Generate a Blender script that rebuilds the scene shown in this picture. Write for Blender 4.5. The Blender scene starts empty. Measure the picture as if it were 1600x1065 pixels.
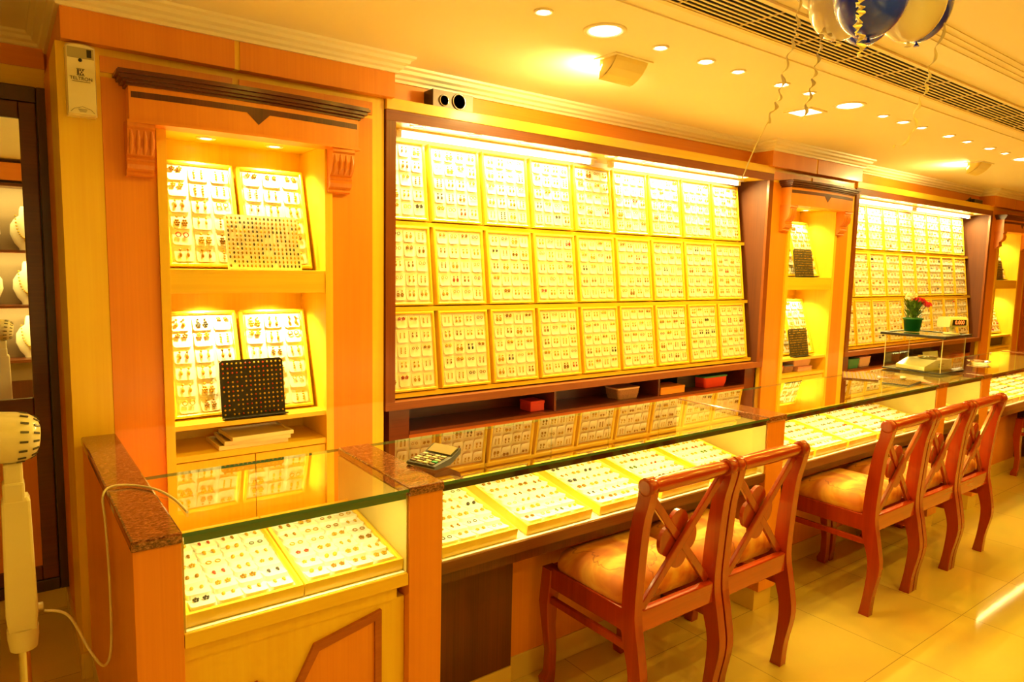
import bpy, math, random
import numpy as np
from mathutils import Vector, Matrix, Euler
random.seed(7)
S = bpy.context.scene
COL = S.collection
PI = math.pi
# ------------------------------------------------------------ camera, world, exposure
cd = bpy.data.cameras.new('camera'); cam = bpy.data.objects.new('camera', cd); COL.objects.link(cam)
cd.lens = 24.23; cd.sensor_width = 36; cd.clip_start = .02; cd.clip_end = 60
yaw, pitch, roll = math.radians(36.8), math.radians(-6.21), math.radians(1.25)
fw = Vector((math.sin(yaw)*math.cos(pitch), math.cos(yaw)*math.cos(pitch), math.sin(pitch)))
r0 = Vector((math.cos(yaw), -math.sin(yaw), 0)); u0 = r0.cross(fw)
rt = r0*math.cos(roll)+u0*math.sin(roll); up = -r0*math.sin(roll)+u0*math.cos(roll)
CM = Matrix((rt, up, -fw)).transposed().to_4x4(); CM.translation = (0, 0, 1.6)
cam.matrix_world = CM
S.camera = cam
w = bpy.data.worlds.new('world'); S.world = w; w.use_nodes = True
w.node_tree.nodes['Background'].inputs[0].default_value = (1, .55, .04, 1)
w.node_tree.nodes['Background'].inputs[1].default_value = .05
S.view_settings.view_transform = 'Standard'; S.view_settings.look = 'None'
S.view_settings.exposure = 0.80; S.view_settings.gamma = 1; S.view_settings.use_curve_mapping = False
S.cycles.max_bounces = 10; S.cycles.diffuse_bounces = 5; S.cycles.glossy_bounces = 6
S.cycles.transparent_max_bounces = 16; S.cycles.transmission_bounces = 4
S.cycles.caustics_reflective = False; S.cycles.caustics_refractive = False
S.cycles.sample_clamp_indirect = 6; S.cycles.use_denoising = True
WARM = (1, .62, .030); TUBE = (1, .80, .25); CASEC = (1, .79, .30)

def lamp(kind, loc, energy, color, rot=(0, 0, 0), size=.05, spot=None, parent=None, sy=None, blend=.6):
    l = bpy.data.lights.new('lamp_light', kind); l.energy = energy; l.color = color
    if kind == 'SPOT': l.spot_size = math.radians(spot or 120); l.spot_blend = blend; l.shadow_soft_size = size
    elif kind == 'AREA':
        l.shape = 'RECTANGLE' if sy else 'DISK'; l.size = size
        if sy: l.size_y = sy
    else: l.shadow_soft_size = size
    o = bpy.data.objects.new('lamp_light', l); COL.objects.link(o); o.location = loc; o.rotation_euler = rot
    return o

# ------------------------------------------------------------ materials
MAT = {}
def nodes(name):
    m = bpy.data.materials.new(name); m.use_nodes = True; MAT[name] = m
    nt = m.node_tree; return m, nt, nt.nodes['Principled BSDF']
def plain(name, col, rough=.5, metal=0, spec=None, bump=0, bscale=60, coat=0, var=0):
    m, nt, b = nodes(name)
    b.inputs['Base Color'].default_value = (*col, 1); b.inputs['Roughness'].default_value = rough
    b.inputs['Metallic'].default_value = metal
    if spec is not None: b.inputs['Specular IOR Level'].default_value = spec
    if coat: b.inputs['Coat Weight'].default_value = coat; b.inputs['Coat Roughness'].default_value = .08
    tc = nt.nodes.new('ShaderNodeTexCoord'); n = nt.nodes.new('ShaderNodeTexNoise'); n.inputs['Scale'].default_value = bscale
    nt.links.new(tc.outputs['Object'], n.inputs['Vector'])
    v = var or .05
    mx = nt.nodes.new('ShaderNodeMix'); mx.data_type = 'RGBA'
    mx.inputs[6].default_value = (*[c*(1-v) for c in col], 1); mx.inputs[7].default_value = (*[min(1, c*(1+v)) for c in col], 1)
    nt.links.new(n.outputs['Fac'], mx.inputs[0]); nt.links.new(mx.outputs[2], b.inputs['Base Color'])
    if bump:
        bp = nt.nodes.new('ShaderNodeBump'); bp.inputs['Strength'].default_value = bump; bp.inputs['Distance'].default_value = .002
        nt.links.new(n.outputs['Fac'], bp.inputs['Height']); nt.links.new(bp.outputs[0], b.inputs['Normal'])
    return m
def wood(name, c1, c2, axis='z', fine=90, rough=.35, coat=.2, stripes=0, coatr=.15):
    m, nt, b = nodes(name)
    tc = nt.nodes.new('ShaderNodeTexCoord'); mp = nt.nodes.new('ShaderNodeMapping')
    sc = {'x': (1.2, fine, fine), 'y': (fine, 1.2, fine), 'z': (fine, fine, 1.2)}[axis]
    mp.inputs['Scale'].default_value = sc
    n = nt.nodes.new('ShaderNodeTexNoise'); n.inputs['Scale'].default_value = 1; n.inputs['Detail'].default_value = 6; n.inputs['Roughness'].default_value = .65
    n2 = nt.nodes.new('ShaderNodeTexNoise'); n2.inputs['Scale'].default_value = 2.2; n2.inputs['Detail'].default_value = 2
    nt.links.new(tc.outputs['Object'], mp.inputs['Vector']); nt.links.new(mp.outputs[0], n.inputs['Vector'])
    mp2 = nt.nodes.new('ShaderNodeMapping'); mp2.inputs['Scale'].default_value = {'x': (.5, 4, 4), 'y': (4, .5, 4), 'z': (4, 4, .5)}[axis]
    nt.links.new(tc.outputs['Object'], mp2.inputs['Vector']); nt.links.new(mp2.outputs[0], n2.inputs['Vector'])
    ad = nt.nodes.new('ShaderNodeMath'); ad.operation = 'ADD'
    nt.links.new(n.outputs['Fac'], ad.inputs[0]); nt.links.new(n2.outputs['Fac'], ad.inputs[1])
    rp = nt.nodes.new('ShaderNodeValToRGB'); rp.color_ramp.elements[0].position = .38; rp.color_ramp.elements[1].position = .62
    ml = nt.nodes.new('ShaderNodeMath'); ml.operation = 'MULTIPLY'; ml.inputs[1].default_value = .5
    nt.links.new(ad.outputs[0], ml.inputs[0]); nt.links.new(ml.outputs[0], rp.inputs[0])
    rp.color_ramp.elements[0].color = (*c2, 1); rp.color_ramp.elements[1].color = (*c1, 1)
    nt.links.new(rp.outputs[0], b.inputs['Base Color'])
    b.inputs['Roughness'].default_value = rough
    b.inputs['Coat Weight'].default_value = coat; b.inputs['Coat Roughness'].default_value = coatr
    bp = nt.nodes.new('ShaderNodeBump'); bp.inputs['Strength'].default_value = .08; bp.inputs['Distance'].default_value = .001
    nt.links.new(n.outputs['Fac'], bp.inputs['Height']); nt.links.new(bp.outputs[0], b.inputs['Normal'])
    return m
def emit(name, col, s):
    m, nt, b = nodes(name)
    b.inputs['Base Color'].default_value = (.8, .8, .8, 1)
    b.inputs['Emission Color'].default_value = (*col, 1); b.inputs['Emission Strength'].default_value = s
    return m
def sheet_glass(name, tint=(.95, .98, .9), ior=1.55, boost=1.0):
    m = bpy.data.materials.new(name); m.use_nodes = True; MAT[name] = m; nt = m.node_tree; nt.nodes.clear()
    out = nt.nodes.new('ShaderNodeOutputMaterial'); mx = nt.nodes.new('ShaderNodeMixShader')
    tr = nt.nodes.new('ShaderNodeBsdfTransparent'); tr.inputs[0].default_value = (*tint, 1)
    gl = nt.nodes.new('ShaderNodeBsdfGlossy'); gl.inputs['Roughness'].default_value = .0; gl.inputs[0].default_value = (1, 1, 1, 1)
    fr = nt.nodes.new('ShaderNodeFresnel'); ge = nt.nodes.new('ShaderNodeNewGeometry')
    mi = nt.nodes.new('ShaderNodeMapRange'); mi.inputs['To Min'].default_value = ior; mi.inputs['To Max'].default_value = 1/ior
    nt.links.new(ge.outputs['Backfacing'], mi.inputs['Value']); nt.links.new(mi.outputs[0], fr.inputs[0])
    mu = nt.nodes.new('ShaderNodeMath'); mu.operation = 'MULTIPLY'; mu.inputs[1].default_value = boost; mu.use_clamp = True
    nt.links.new(fr.outputs[0], mu.inputs[0]); nt.links.new(mu.outputs[0], mx.inputs[0])
    nt.links.new(tr.outputs[0], mx.inputs[1]); nt.links.new(gl.outputs[0], mx.inputs[2]); nt.links.new(mx.outputs[0], out.inputs[0])
    return m
plain('ceiling_paint', (.93, .84, .62), .55, bscale=3, var=.015)
plain('cornice_paint', (.93, .84, .60), .4, bscale=4, var=.02)
wood('veneer', (.84, .310, .020), (.77, .260, .015), 'z', 120, .4, .15)           # orange maple veneer
wood('veneer_x', (.84, .310, .020), (.77, .260, .015), 'x', 120, .4, .15)
wood('pale_wood', (.94, .67, .045), (.89, .58, .035), 'z', 60, .4, .15)
wood('pale_wood_x', (.94, .67, .045), (.89, .58, .035), 'x', 60, .4, .15)
wood('dark_veneer', (.15, .028, .005), (.06, .011, .003), 'z', 260, .35, .2)
wood('dark_veneer_x', (.20, .055, .010), (.12, .030, .006), 'x', 200, .35, .2)
wood('frame_wood', (.30, .085, .010), (.21, .052, .006), 'x', 160, .5, .05)
wood('frame_wood_z', (.26, .062, .008), (.17, .038, .005), 'z', 160, .35, .2)
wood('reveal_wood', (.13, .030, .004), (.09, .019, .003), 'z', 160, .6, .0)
plain('case_lining', (.60, .46, .12), .4, bscale=5, var=.02)
wood('walnut', (.14, .024, .004), (.08, .012, .003), 'x', 120, .3, .3)
wood('door_wood', (.060, .013, .004), (.035, .008, .003), 'z', 120, .3, .3)
wood('chair_wood', (.40, .034, .003), (.26, .020, .002), 'z', 40, .25, .6, coatr=.1)
wood('chair_wood_x', (.46, .046, .004), (.32, .028, .003), 'x', 40, .22, .7, coatr=.08)
wood('oak_trim', (.48, .125, .012), (.38, .09, .008), 'x', 100, .35, .3)
wood('carved_wood', (.76, .26, .025), (.66, .20, .018), 'z', 60, .4, .15)
plain('tray_gold', (.92, .62, .04), .32, .08, bscale=8, var=.06, coat=.3)
plain('tray_gold_dark', (.90, .70, .12), .4, .2, bscale=8, var=.06)
plain('velvet_white', (.93, .90, .80), .85, bscale=200, bump=.15)
plain('card_white', (.90, .83, .70), .7, bscale=100)
plain('pad_white', (.93, .90, .82), .8, bscale=100)
plain('earring_gold', (.56, .33, .02), .32, .35, bscale=40, var=.2)
plain('earring_dark_gold', (.32, .16, .012), .35, .6, bscale=40, var=.2)
plain('earring_ruby', (.42, .05, .02), .25, .1, bscale=40)
plain('earring_dark', (.05, .04, .03), .25, .2, bscale=40)
plain('earring_green', (.08, .16, .03), .25, .1, bscale=40)
plain('cream_laminate', (.84, .74, .40), .4, bscale=5, var=.02)
plain('glass_edge', (.02, .14, .07), .15, bscale=20, coat=.8)
plain('black_metal', (.02, .02, .018), .35, .6, bscale=30)
plain('shelf_back', (.30, .20, .10), .6)
plain('chrome', (.8, .78, .72), .15, 1, bscale=10)
plain('black_plastic', (.018, .016, .014), .35, bscale=30)
plain('dark_grey_plastic', (.07, .065, .055), .4, bscale=30)
plain('cream_plastic', (.84, .78, .50), .28, bscale=10, var=.03, coat=.5)
plain('sensor_body', (.86, .82, .55), .25, bscale=10, var=.03, coat=.6)
plain('sensor_band', (.42, .38, .20), .3, bscale=10, coat=.5)
plain('ink', (.06, .05, .04), .6, bscale=30)
plain('key_light', (.78, .72, .5), .5, bscale=30)
plain('key_brown', (.22, .14, .09), .5, bscale=30)
plain('key_green', (.02, .45, .18), .5, bscale=30)
plain('lcd', (.55, .52, .36), .2, bscale=30, coat=.6)
plain('speaker_face', (.30, .20, .14), .4, .1, bscale=30)
plain('fixture_white', (.92, .85, .6), .4, bscale=10)
plain('wedge_paint', (.88, .72, .25), .5, bscale=10)
plain('grille_dark', (.006, .003, .002), .8, bscale=10)
plain('grille_slat', (.90, .74, .45), .5, bscale=10)
plain('beige_tile', (.78, .58, .16), .25, bscale=3, var=.05, coat=.4)
plain('balloon_blue', (.004, .035, 1.0), .25, bscale=3, coat=1)
plain('balloon_white', (.80, .74, .66), .18, bscale=3, coat=1)
plain('ribbon_cream', (.92, .84, .55), .35, bscale=30)
plain('pot_green', (.01, .13, .035), .35, bscale=20)
plain('leaf', (.10, .20, .02), .5, bscale=20, var=.3)
plain('petal_pink', (.78, .05, .14), .6, bscale=50, var=.2)
plain('petal_white', (.92, .88, .75), .6, bscale=50)
plain('soil', (.06, .03, .02), .9, bscale=50)
plain('tub_red', (.65, .04, .02), .35, bscale=10)
plain('tub_blue', (.12, .20, .45), .35, bscale=10)
plain('tub_clear', (.75, .48, .30), .25, bscale=10, coat=.5)
plain('tub_pink', (.72, .38, .30), .6, bscale=30, var=.2)
plain('tub_green', (.03, .22, .10), .35, bscale=10)
plain('pebbles', (.35, .17, .07), .5, bscale=160, var=.6, bump=.5)
plain('bust_velvet', (.92, .85, .62), .7, bscale=60)
plain('cable_white', (.80, .72, .48), .4, bscale=10)
plain('skin', (.42, .19, .09), .5, bscale=20, var=.05)
plain('shirt', (.62, .48, .22), .8, bscale=20, var=.15)
plain('trousers', (.03, .025, .02), .8, bscale=20)
plain('hair', (.012, .009, .007), .5, bscale=90)
emit('lamp_glow', (1, .93, .70), 6); emit('tube_glow', (1, .95, .72), 4); emit('spot_glow', (1, .93, .66), 4)
emit('red_digits', (1, .05, .01), 1.6)
sheet_glass('counter_glass', (.90, .955, .86), 1.62, 1.25)
sheet_glass('thin_glass', (.97, .985, .93), 1.35)
sheet_glass('acrylic', (.96, .96, .88), 1.45)
# mirror
m, nt, b = nodes('mirror_silver'); b.inputs['Base Color'].default_value = (.86, .88, .84, 1); b.inputs['Metallic'].default_value = 1; b.inputs['Roughness'].default_value = .01
# granite
m, nt, b = nodes('granite')
tc = nt.nodes.new('ShaderNodeTexCoord'); n = nt.nodes.new('ShaderNodeTexNoise'); n.inputs['Scale'].default_value = 160; n.inputs['Detail'].default_value = 4; n.inputs['Roughness'].default_value = .8
mp = nt.nodes.new('ShaderNodeMapping'); mp.inputs['Scale'].default_value = (.6, 1.4, 1)
nt.links.new(tc.outputs['Object'], mp.inputs[0]); nt.links.new(mp.outputs[0], n.inputs['Vector'])
rp = nt.nodes.new('ShaderNodeValToRGB'); e = rp.color_ramp.elements
e[0].position = .36; e[0].color = (.035, .012, .008, 1); e[1].position = .66; e[1].color = (.50, .22, .09, 1)
x_ = e.new(.5); x_.color = (.22, .07, .03, 1)
nt.links.new(n.outputs['Fac'], rp.inputs[0]); nt.links.new(rp.outputs[0], b.inputs['Base Color'])
b.inputs['Roughness'].default_value = .12; b.inputs['Coat Weight'].default_value = .5
# floor tile
m, nt, b = nodes('floor_tile')
tc = nt.nodes.new('ShaderNodeTexCoord'); br = nt.nodes.new('ShaderNodeTexBrick'); br.offset = 0; br.squash = 1
br.inputs['Scale'].default_value = 1; br.inputs['Brick Width'].default_value = .6; br.inputs['Row Height'].default_value = .6
br.inputs['Mortar Size'].default_value = .0015; br.inputs['Color1'].default_value = (.88, .70, .22, 1); br.inputs['Color2'].default_value = (.84, .66, .20, 1); br.inputs['Mortar'].default_value = (.40, .28, .13, 1)
nt.links.new(tc.outputs['Object'], br.inputs['Vector'])
n = nt.nodes.new('ShaderNodeTexNoise'); n.inputs['Scale'].default_value = 2.5; n.inputs['Detail'].default_value = 5
nt.links.new(tc.outputs['Object'], n.inputs['Vector'])
mx = nt.nodes.new('ShaderNodeMix'); mx.data_type = 'RGBA'; mx.blend_type = 'MULTIPLY'; mx.inputs[0].default_value = .25
nt.links.new(br.outputs['Color'], mx.inputs[6]); nt.links.new(n.outputs['Color'], mx.inputs[7]); nt.links.new(mx.outputs[2], b.inputs['Base Color'])
b.inputs['Roughness'].default_value = .07; b.inputs['Specular IOR Level'].default_value = .6
# seat fabric
m, nt, b = nodes('seat_fabric')
tc = nt.nodes.new('ShaderNodeTexCoord')
n = nt.nodes.new('ShaderNodeTexNoise'); n.inputs['Scale'].default_value = 7; n.inputs['Detail'].default_value = 3; n.inputs['Distortion'].default_value = 1.5
v = nt.nodes.new('ShaderNodeTexVoronoi'); v.feature = 'DISTANCE_TO_EDGE'; v.inputs['Scale'].default_value = 2.6
nt.links.new(tc.outputs['Object'], n.inputs['Vector'])
mxv = nt.nodes.new('ShaderNodeMix'); mxv.data_type = 'RGBA'; mxv.inputs[0].default_value = .15
nt.links.new(tc.outputs['Object'], mxv.inputs[6]); nt.links.new(n.outputs['Color'], mxv.inputs[7]); nt.links.new(mxv.outputs[2], v.inputs['Vector'])
rp = nt.nodes.new('ShaderNodeValToRGB'); e = rp.color_ramp.elements
e[0].position = .36; e[0].color = (.60, .17, .012, 1); e[1].position = .64; e[1].color = (.84, .46, .05, 1)
x_ = e.new(.5); x_.color = (.74, .28, .02, 1)
nt.links.new(n.outputs['Fac'], rp.inputs[0])
r2 = nt.nodes.new('ShaderNodeValToRGB'); r2.color_ramp.elements[0].position = 0; r2.color_ramp.elements[0].color = (.35, .14, .05, 1); r2.color_ramp.elements[1].position = .010; r2.color_ramp.elements[1].color = (1, 1, 1, 1)
nt.links.new(v.outputs['Distance'], r2.inputs[0])
mm = nt.nodes.new('ShaderNodeMix'); mm.data_type = 'RGBA'; mm.blend_type = 'MULTIPLY'; mm.inputs[0].default_value = .8
nt.links.new(rp.outputs[0], mm.inputs[6]); nt.links.new(r2.outputs[0], mm.inputs[7]); nt.links.new(mm.outputs[2], b.inputs['Base Color'])
b.inputs['Roughness'].default_value = .7; b.inputs['Sheen Weight'].default_value = .2

# ------------------------------------------------------------ mesh helpers
class MB:
    def __init__(s): s.v = []; s.f = []; s.m = []; s.sm = []
    def add(s, vs, fs, mi=0, smooth=False):
        o = len(s.v); s.v += [tuple(p) for p in vs]
        for f in fs: s.f.append(tuple(i+o for i in f)); s.m.append(mi); s.sm.append(smooth)
        return s
    def box(s, x0, x1, y0, y1, z0, z1, mi=0):
        vs = [(x, y, z) for x in (x0, x1) for y in (y0, y1) for z in (z0, z1)]
        return s.add(vs, [(0, 1, 3, 2), (4, 6, 7, 5), (0, 4, 5, 1), (2, 3, 7, 6), (0, 2, 6, 4), (1, 5, 7, 3)], mi)
    def prism(s, poly, a, b, axis='y', mi=0, smooth=False):
        """poly = 2D list; axis = extrusion axis; for y: (x,z); x: (y,z); z: (x,y)"""
        n = len(poly)
        def P(p, t): return {'y': (p[0], t, p[1]), 'x': (t, p[0], p[1]), 'z': (p[0], p[1], t)}[axis]
        vs = [P(p, a) for p in poly]+[P(p, b) for p in poly]
        s.add(vs, [(i, (i+1) % n, n+(i+1) % n, n+i) for i in range(n)], mi, smooth)
        return s.add(vs, [tuple(range(n))[::-1], tuple(range(n, 2*n))], mi)
    def rings(s, rings, mi=0, smooth=True, caps=True):
        n = len(rings[0]); vs = [p for r in rings for p in r]; fs = []
        for k in range(len(rings)-1):
            for i in range(n):
                j = (i+1) % n; fs.append((k*n+i, k*n+j, (k+1)*n+j, (k+1)*n+i))
        s.add(vs, fs, mi, smooth)
        if caps:
            s.add(rings[0], [tuple(range(n))[::-1]], mi); s.add(rings[-1], [tuple(range(n))], mi)
        return s
    def lathe(s, prof, c=(0, 0, 0), n=24, axis='z', mi=0, smooth=True):
        R = []
        for r, h in prof:
            ring = []
            for i in range(n):
                a = 2*PI*i/n; p = (r*math.cos(a), r*math.sin(a))
                q = {'z': (p[0], p[1], h), 'y': (p[0], h, p[1]), 'x': (h, p[0], p[1])}[axis]
                ring.append((c[0]+q[0], c[1]+q[1], c[2]+q[2]))
            R.append(ring)
        return s.rings(R, mi, smooth)
    def tube(s, pts, r, n=8, mi=0, smooth=True):
        pts = [Vector(p) for p in pts]; R = []
        rr = r if isinstance(r, (list, tuple)) else [r]*len(pts)
        t = (pts[1]-pts[0]).normalized(); up_ = Vector((0, 0, 1)) if abs(t.z) < .9 else Vector((1, 0, 0))
        nx = t.cross(up_).normalized()
        for k, p in enumerate(pts):
            t = (pts[min(k+1, len(pts)-1)]-pts[max(k-1, 0)]).normalized()
            nx = (nx-t*nx.dot(t)).normalized(); ny = t.cross(nx)
            R.append([tuple(p+nx*math.cos(2*PI*i/n)*rr[k]+ny*math.sin(2*PI*i/n)*rr[k]) for i in range(n)])
        return s.rings(R, mi, smooth)
    def bar(s, a, b, w, d, nrm=(0, 1, 0), mi=0):
        a, b = Vector(a), Vector(b); t = (b-a).normalized(); n_ = Vector(nrm); n_ = (n_-t*n_.dot(t)).normalized(); x = t.cross(n_)
        R = [[tuple(p+x*w/2*i+n_*d/2*j) for i, j in ((-1, -1), (1, -1), (1, 1), (-1, 1))] for p in (a, b)]
        return s.rings(R, mi, False)
    def ball(s, c, r, n=10, m=6, mi=0, sc=(1, 1, 1)):
        R = []
        for k in range(m+1):
            th = PI*k/m; rr = max(math.sin(th), .02)
            R.append([(c[0]+r*sc[0]*rr*math.cos(2*PI*i/n), c[1]+r*sc[1]*rr*math.sin(2*PI*i/n), c[2]+r*sc[2]*math.cos(th)) for i in range(n)])
        return s.rings(R[::-1], mi)
    def xf(s, M):
        s.v = [tuple(M @ Vector(p)) for p in s.v]; return s
    def mesh(s, name, mats, origin=(0, 0, 0)):
        me = bpy.data.meshes.new(name)
        o = origin
        me.from_pydata([(p[0]-o[0], p[1]-o[1], p[2]-o[2]) for p in s.v], [], s.f)
        for q in (mats if isinstance(mats, (list, tuple)) else [mats]): me.materials.append(MAT[q])
        me.polygons.foreach_set('material_index', s.m); me.polygons.foreach_set('use_smooth', s.sm)
        me.update(); return me
def tag(o, label=None, cat=None, group=None, kind=None):
    if label: o['label'] = label
    if cat: o['category'] = cat
    if group: o['group'] = group
    if kind: o['kind'] = kind
    return o
def thing(name, label, cat, loc=(0, 0, 0), rot=(0, 0, 0), group=None):
    o = bpy.data.objects.new(name, None); COL.objects.link(o); o.location = loc; o.rotation_euler = rot
    o.empty_display_size = .05
    return tag(o, label, cat, group)
def obj(name, mb, mats, parent=None, bevel=0, origin=None, label=None, subsurf=0):
    """absolute coordinates: the parent's place (unrotated) is subtracted"""
    if parent is not None:
        og = Vector((0, 0, 0)); q = parent
        while q is not None: og += q.location; q = q.parent
        me = mb.mesh(name, mats, og)
    else:
        og = Vector(origin or (0, 0, 0)); me = mb.mesh(name, mats, og)
    return _link(name, me, parent, Vector((0, 0, 0)) if parent else og, bevel, label, subsurf)
def loc_obj(name, mb, mats, parent=None, bevel=0, label=None, subsurf=0):
    return _link(name, mb.mesh(name, mats), parent, Vector((0, 0, 0)), bevel, label, subsurf)
def _link(name, me, parent, loc, bevel, label, subsurf):
    o = bpy.data.objects.new(name, me); COL.objects.link(o); o.location = loc
    if parent is not None: o.parent = parent
    if bevel:
        b = o.modifiers.new('bevel', 'BEVEL'); b.width = bevel; b.segments = 2; b.limit_method = 'ANGLE'; b.angle_limit = .7
    if subsurf:
        b = o.modifiers.new('sub', 'SUBSURF'); b.levels = b.render_levels = subsurf
    if label: o['label'] = label
    return o
def struct(name, mb, mats, bevel=0):
    o = obj(name, mb, mats, bevel=bevel, origin=(0, 0, 0)); o['kind'] = 'structure'; return o
def kids(o): return [c for c in ALLK.get(o.name, [])]
def dup(root, loc=None, rot=None, label=None, group=None):
    def rec(o, par):
        c = o.copy(); COL.objects.link(c)
        if par is not None: c.parent = par
        for ch in list(o.children): rec(ch, c)
        return c
    r = rec(root, None)
    if loc is not None: r.location = loc
    if rot is not None: r.rotation_euler = rot
    if label: r['label'] = label
    if group: r['group'] = group
    return r
def text_mb(body, size, M, depth=.0006, align='CENTER'):
    c = bpy.data.curves.new('lettering', 'FONT'); c.body = body; c.size = size; c.align_x = align; c.align_y = 'CENTER'; c.extrude = depth
    o = bpy.data.objects.new('lettering', c); COL.objects.link(o)
    bpy.context.view_layer.update()
    me = bpy.data.meshes.new_from_object(o.evaluated_get(bpy.context.evaluated_depsgraph_get()))
    mb = MB().add([tuple(M @ v.co) for v in me.vertices], [tuple(p.vertices) for p in me.polygons])
    bpy.data.objects.remove(o); bpy.data.meshes.remove(me); return mb
ORD = ['first', 'second', 'third', 'fourth', 'fifth', 'sixth', 'seventh', 'eighth', 'ninth', 'tenth', 'eleventh', 'twelfth', 'thirteenth']

# ------------------------------------------------------------ the room
ZC = 2.52
XL, XR, YF, YM = -1.6, 11.0, -1.55, 3.65
struct('floor', MB().box(XL, XR, YF, YM, -.05, 0), 'floor_tile')
cm = MB(); cm.box(XL, XR, 1.80, YM+.1, ZC, ZC+.06).box(XL, XR, 1.30, 1.80, ZC+.006, ZC+.06)
for k in range(3): cm.box(XL, XR, 1.30-.03*(k+1), 1.30-.03*k, ZC+.006+.004*(k+1), ZC+.2)
cm.box(XL, XR, YF-.1, 1.21, ZC+.022, ZC+.22)
struct('ceiling', cm, 'ceiling_paint')
struct('wall_left', MB().box(XL-.1, XL, YF, YM, 0, 2.75), 'cream_laminate')
struct('wall_right', MB().box(XR, XR+.1, YF, YM, 0, 2.75), 'veneer')
struct('wall_front', MB().box(XL, XR, YF-.1, YF, 0, 2.75), 'dark_veneer')
struct('wall_back', MB().box(.34, XR, 3.30, 3.36, 0, ZC).box(XL, .34, YM, YM+.05, 0, ZC), 'veneer')
# mirror-door wall trims
struct('trim_1', MB().box(XL, .205, YM-.02, YM, 2.385, ZC), 'veneer_x')
struct('trim_2', MB().box(XL, .205, YM-.014, YM, 2.30, 2.385), 'pale_wood_x')
# fascia above the wall displays
struct('trim_3', MB().box(1.40, 5.7, 3.06, 3.09, 2.36, ZC).box(5.5, XR, 3.06, 3.09, 2.36, ZC), 'veneer_x')
def cornice(name, pts, mats='cornice_paint'):
    """pts: wall line with inward normals; stepped profile"""
    prof = [(0, -.068), (.012, -.068), (.014, -.056), (.028, -.050), (.032, -.038), (.050, -.030), (.054, -.016), (.070, -.010), (.072, 0), (0, 0)]
    mb = MB(); R = []
    n = len(pts)
    for i, (x, y) in enumerate(pts):
        def nr(a, b):
            d = Vector((b[0]-a[0], b[1]-a[1])).normalized(); return Vector((d.y, -d.x))
        ns = []
        if i > 0: ns.append(nr(pts[i-1], pts[i]))
        if i < n-1: ns.append(nr(pts[i], pts[i+1]))
        m_ = ns[0] if len(ns) == 1 else (ns[0]+ns[1])/(1+ns[0].dot(ns[1]))
        R.append([(x+m_.x*a, y+m_.y*a, ZC+z) for a, z in prof])
    mb.rings(R, 0, False); return struct(name, mb, mats)
B0, B1, YB, YW_ = .215, 1.486, 2.91, 3.06
DX2, DX3 = 4.235, 8.325
cornice('trim_4', [(XL, YM), (B0, YM), (B0, YB), (B1, YB), (B1, YW_), (B0+DX2, YW_), (B0+DX2, YB), (B1+DX2, YB), (B1+DX2, YW_), (B0+DX3, YW_), (B0+DX3, YB), (B1+DX3, YB), (B1+DX3, YW_), (XR, YW_)])
struct('baseboard_back', MB().box(XL, .20, YM-.015, YM, 0, .105).box(.19, .2, 2.94, YM-.015, 0, .1), 'beige_tile')
# door with mirror
dm = MB(); dm.box(-.9, .232-.01, YM-.045, YM-.001, .106, 2.30)
dr = struct('door_1', MB().box(-.95, .205, YM-.03, YM-.001, .106, 2.30), 'door_wood')
f_ = MB()
f_.box(.168, .205, YM-.06, YM-.03, .106, 2.30).box(-.95, .1675, YM-.06, YM-.03, 2.236, 2.30).box(-.95, .1675, YM-.06, YM-.03, .106, .16)
obj('door_frame', f_, 'door_wood', dr, .004)
f_ = MB(); f_.box(.105, .165, YM-.052, YM-.03, .1605, 2.235).box(-.95, .1045, YM-.052, YM-.03, 2.165, 2.235).box(-.95, .1045, YM-.052, YM-.03, .90, .985).box(-.95, .1045, YM-.052, YM-.03, .1605, .225)
obj('door_rail', f_, 'walnut', dr, .004)
obj('mirror', MB().box(-.95, .105, YM-.040, YM-.031, .985, 2.165), 'mirror_silver', dr, label='mirror glass')
obj('door_panel', MB().box(-.95, .105, YM-.042, YM-.031, .225, .90), 'veneer', dr, label='orange wood lower panel')

# ------------------------------------------------------------ ceiling lights and grille
def ceil_light(x, y, r, big, label, z=ZC, e=None, on=True):
    t = thing('ceiling_light', label, 'ceiling light', (x, y, z), group='round recessed ceiling lights')
    ri = r*.72
    loc_obj('trim_ring', MB().lathe([(ri, .0), (ri, -.004), (r*.9, -.008), (r, -.004), (r, 0)], n=32), 'fixture_white', t)
    if big: g = MB().lathe([(.001, -.012), (ri*.6, -.011), (ri, -.004), (ri, -.002)], n=28)
    else: g = MB().lathe([(.001, -.010), (ri*.5, -.009), (ri*.85, -.003), (ri*.85, -.002)], n=20)
    loc_obj('lens', g, 'lamp_glow', t, label='glowing lens')
    if on: lamp('SPOT', (x, y, z-.025), e, WARM, size=r*.6, spot=165, blend=.5)
    return t
LX = [(1.637, 0), (1.945, 1), (2.266, 0), (2.564, 0), (2.801, 0), (3.152, 0), (3.403, 0), (3.811, 1), (4.195, 0), (4.448, 0), (4.696, 0), (5.096, 0), (5.394, 0), (5.786, 0), (6.087, 0), (6.479, 1)]
small = 0; bigc = 0
for i, (x, bg) in enumerate(LX):
    mid = (i in (3, 5, 9, 11, 13))
    r = .085 if bg else (.043 if mid else .036)
    if bg:
        lb = ['large glowing round ceiling light left of the wedge lamp', 'large glowing round ceiling light beside the square lamp', 'large round ceiling light farthest down the row'][bigc]; bigc += 1
    else:
        lb = 'small round ceiling light, %s small one in the row from the left' % ORD[small]; small += 1
    ceil_light(x, 2.04, r, bg, lb, e=16 if bg else 6)
for i, x in enumerate((1.0,)): ceil_light(x, 2.04, .04, 0, 'added unseen small round ceiling light, above the first counter', e=5)  # invented lamp out of view, added to light the near end
n_ = 0
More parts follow.
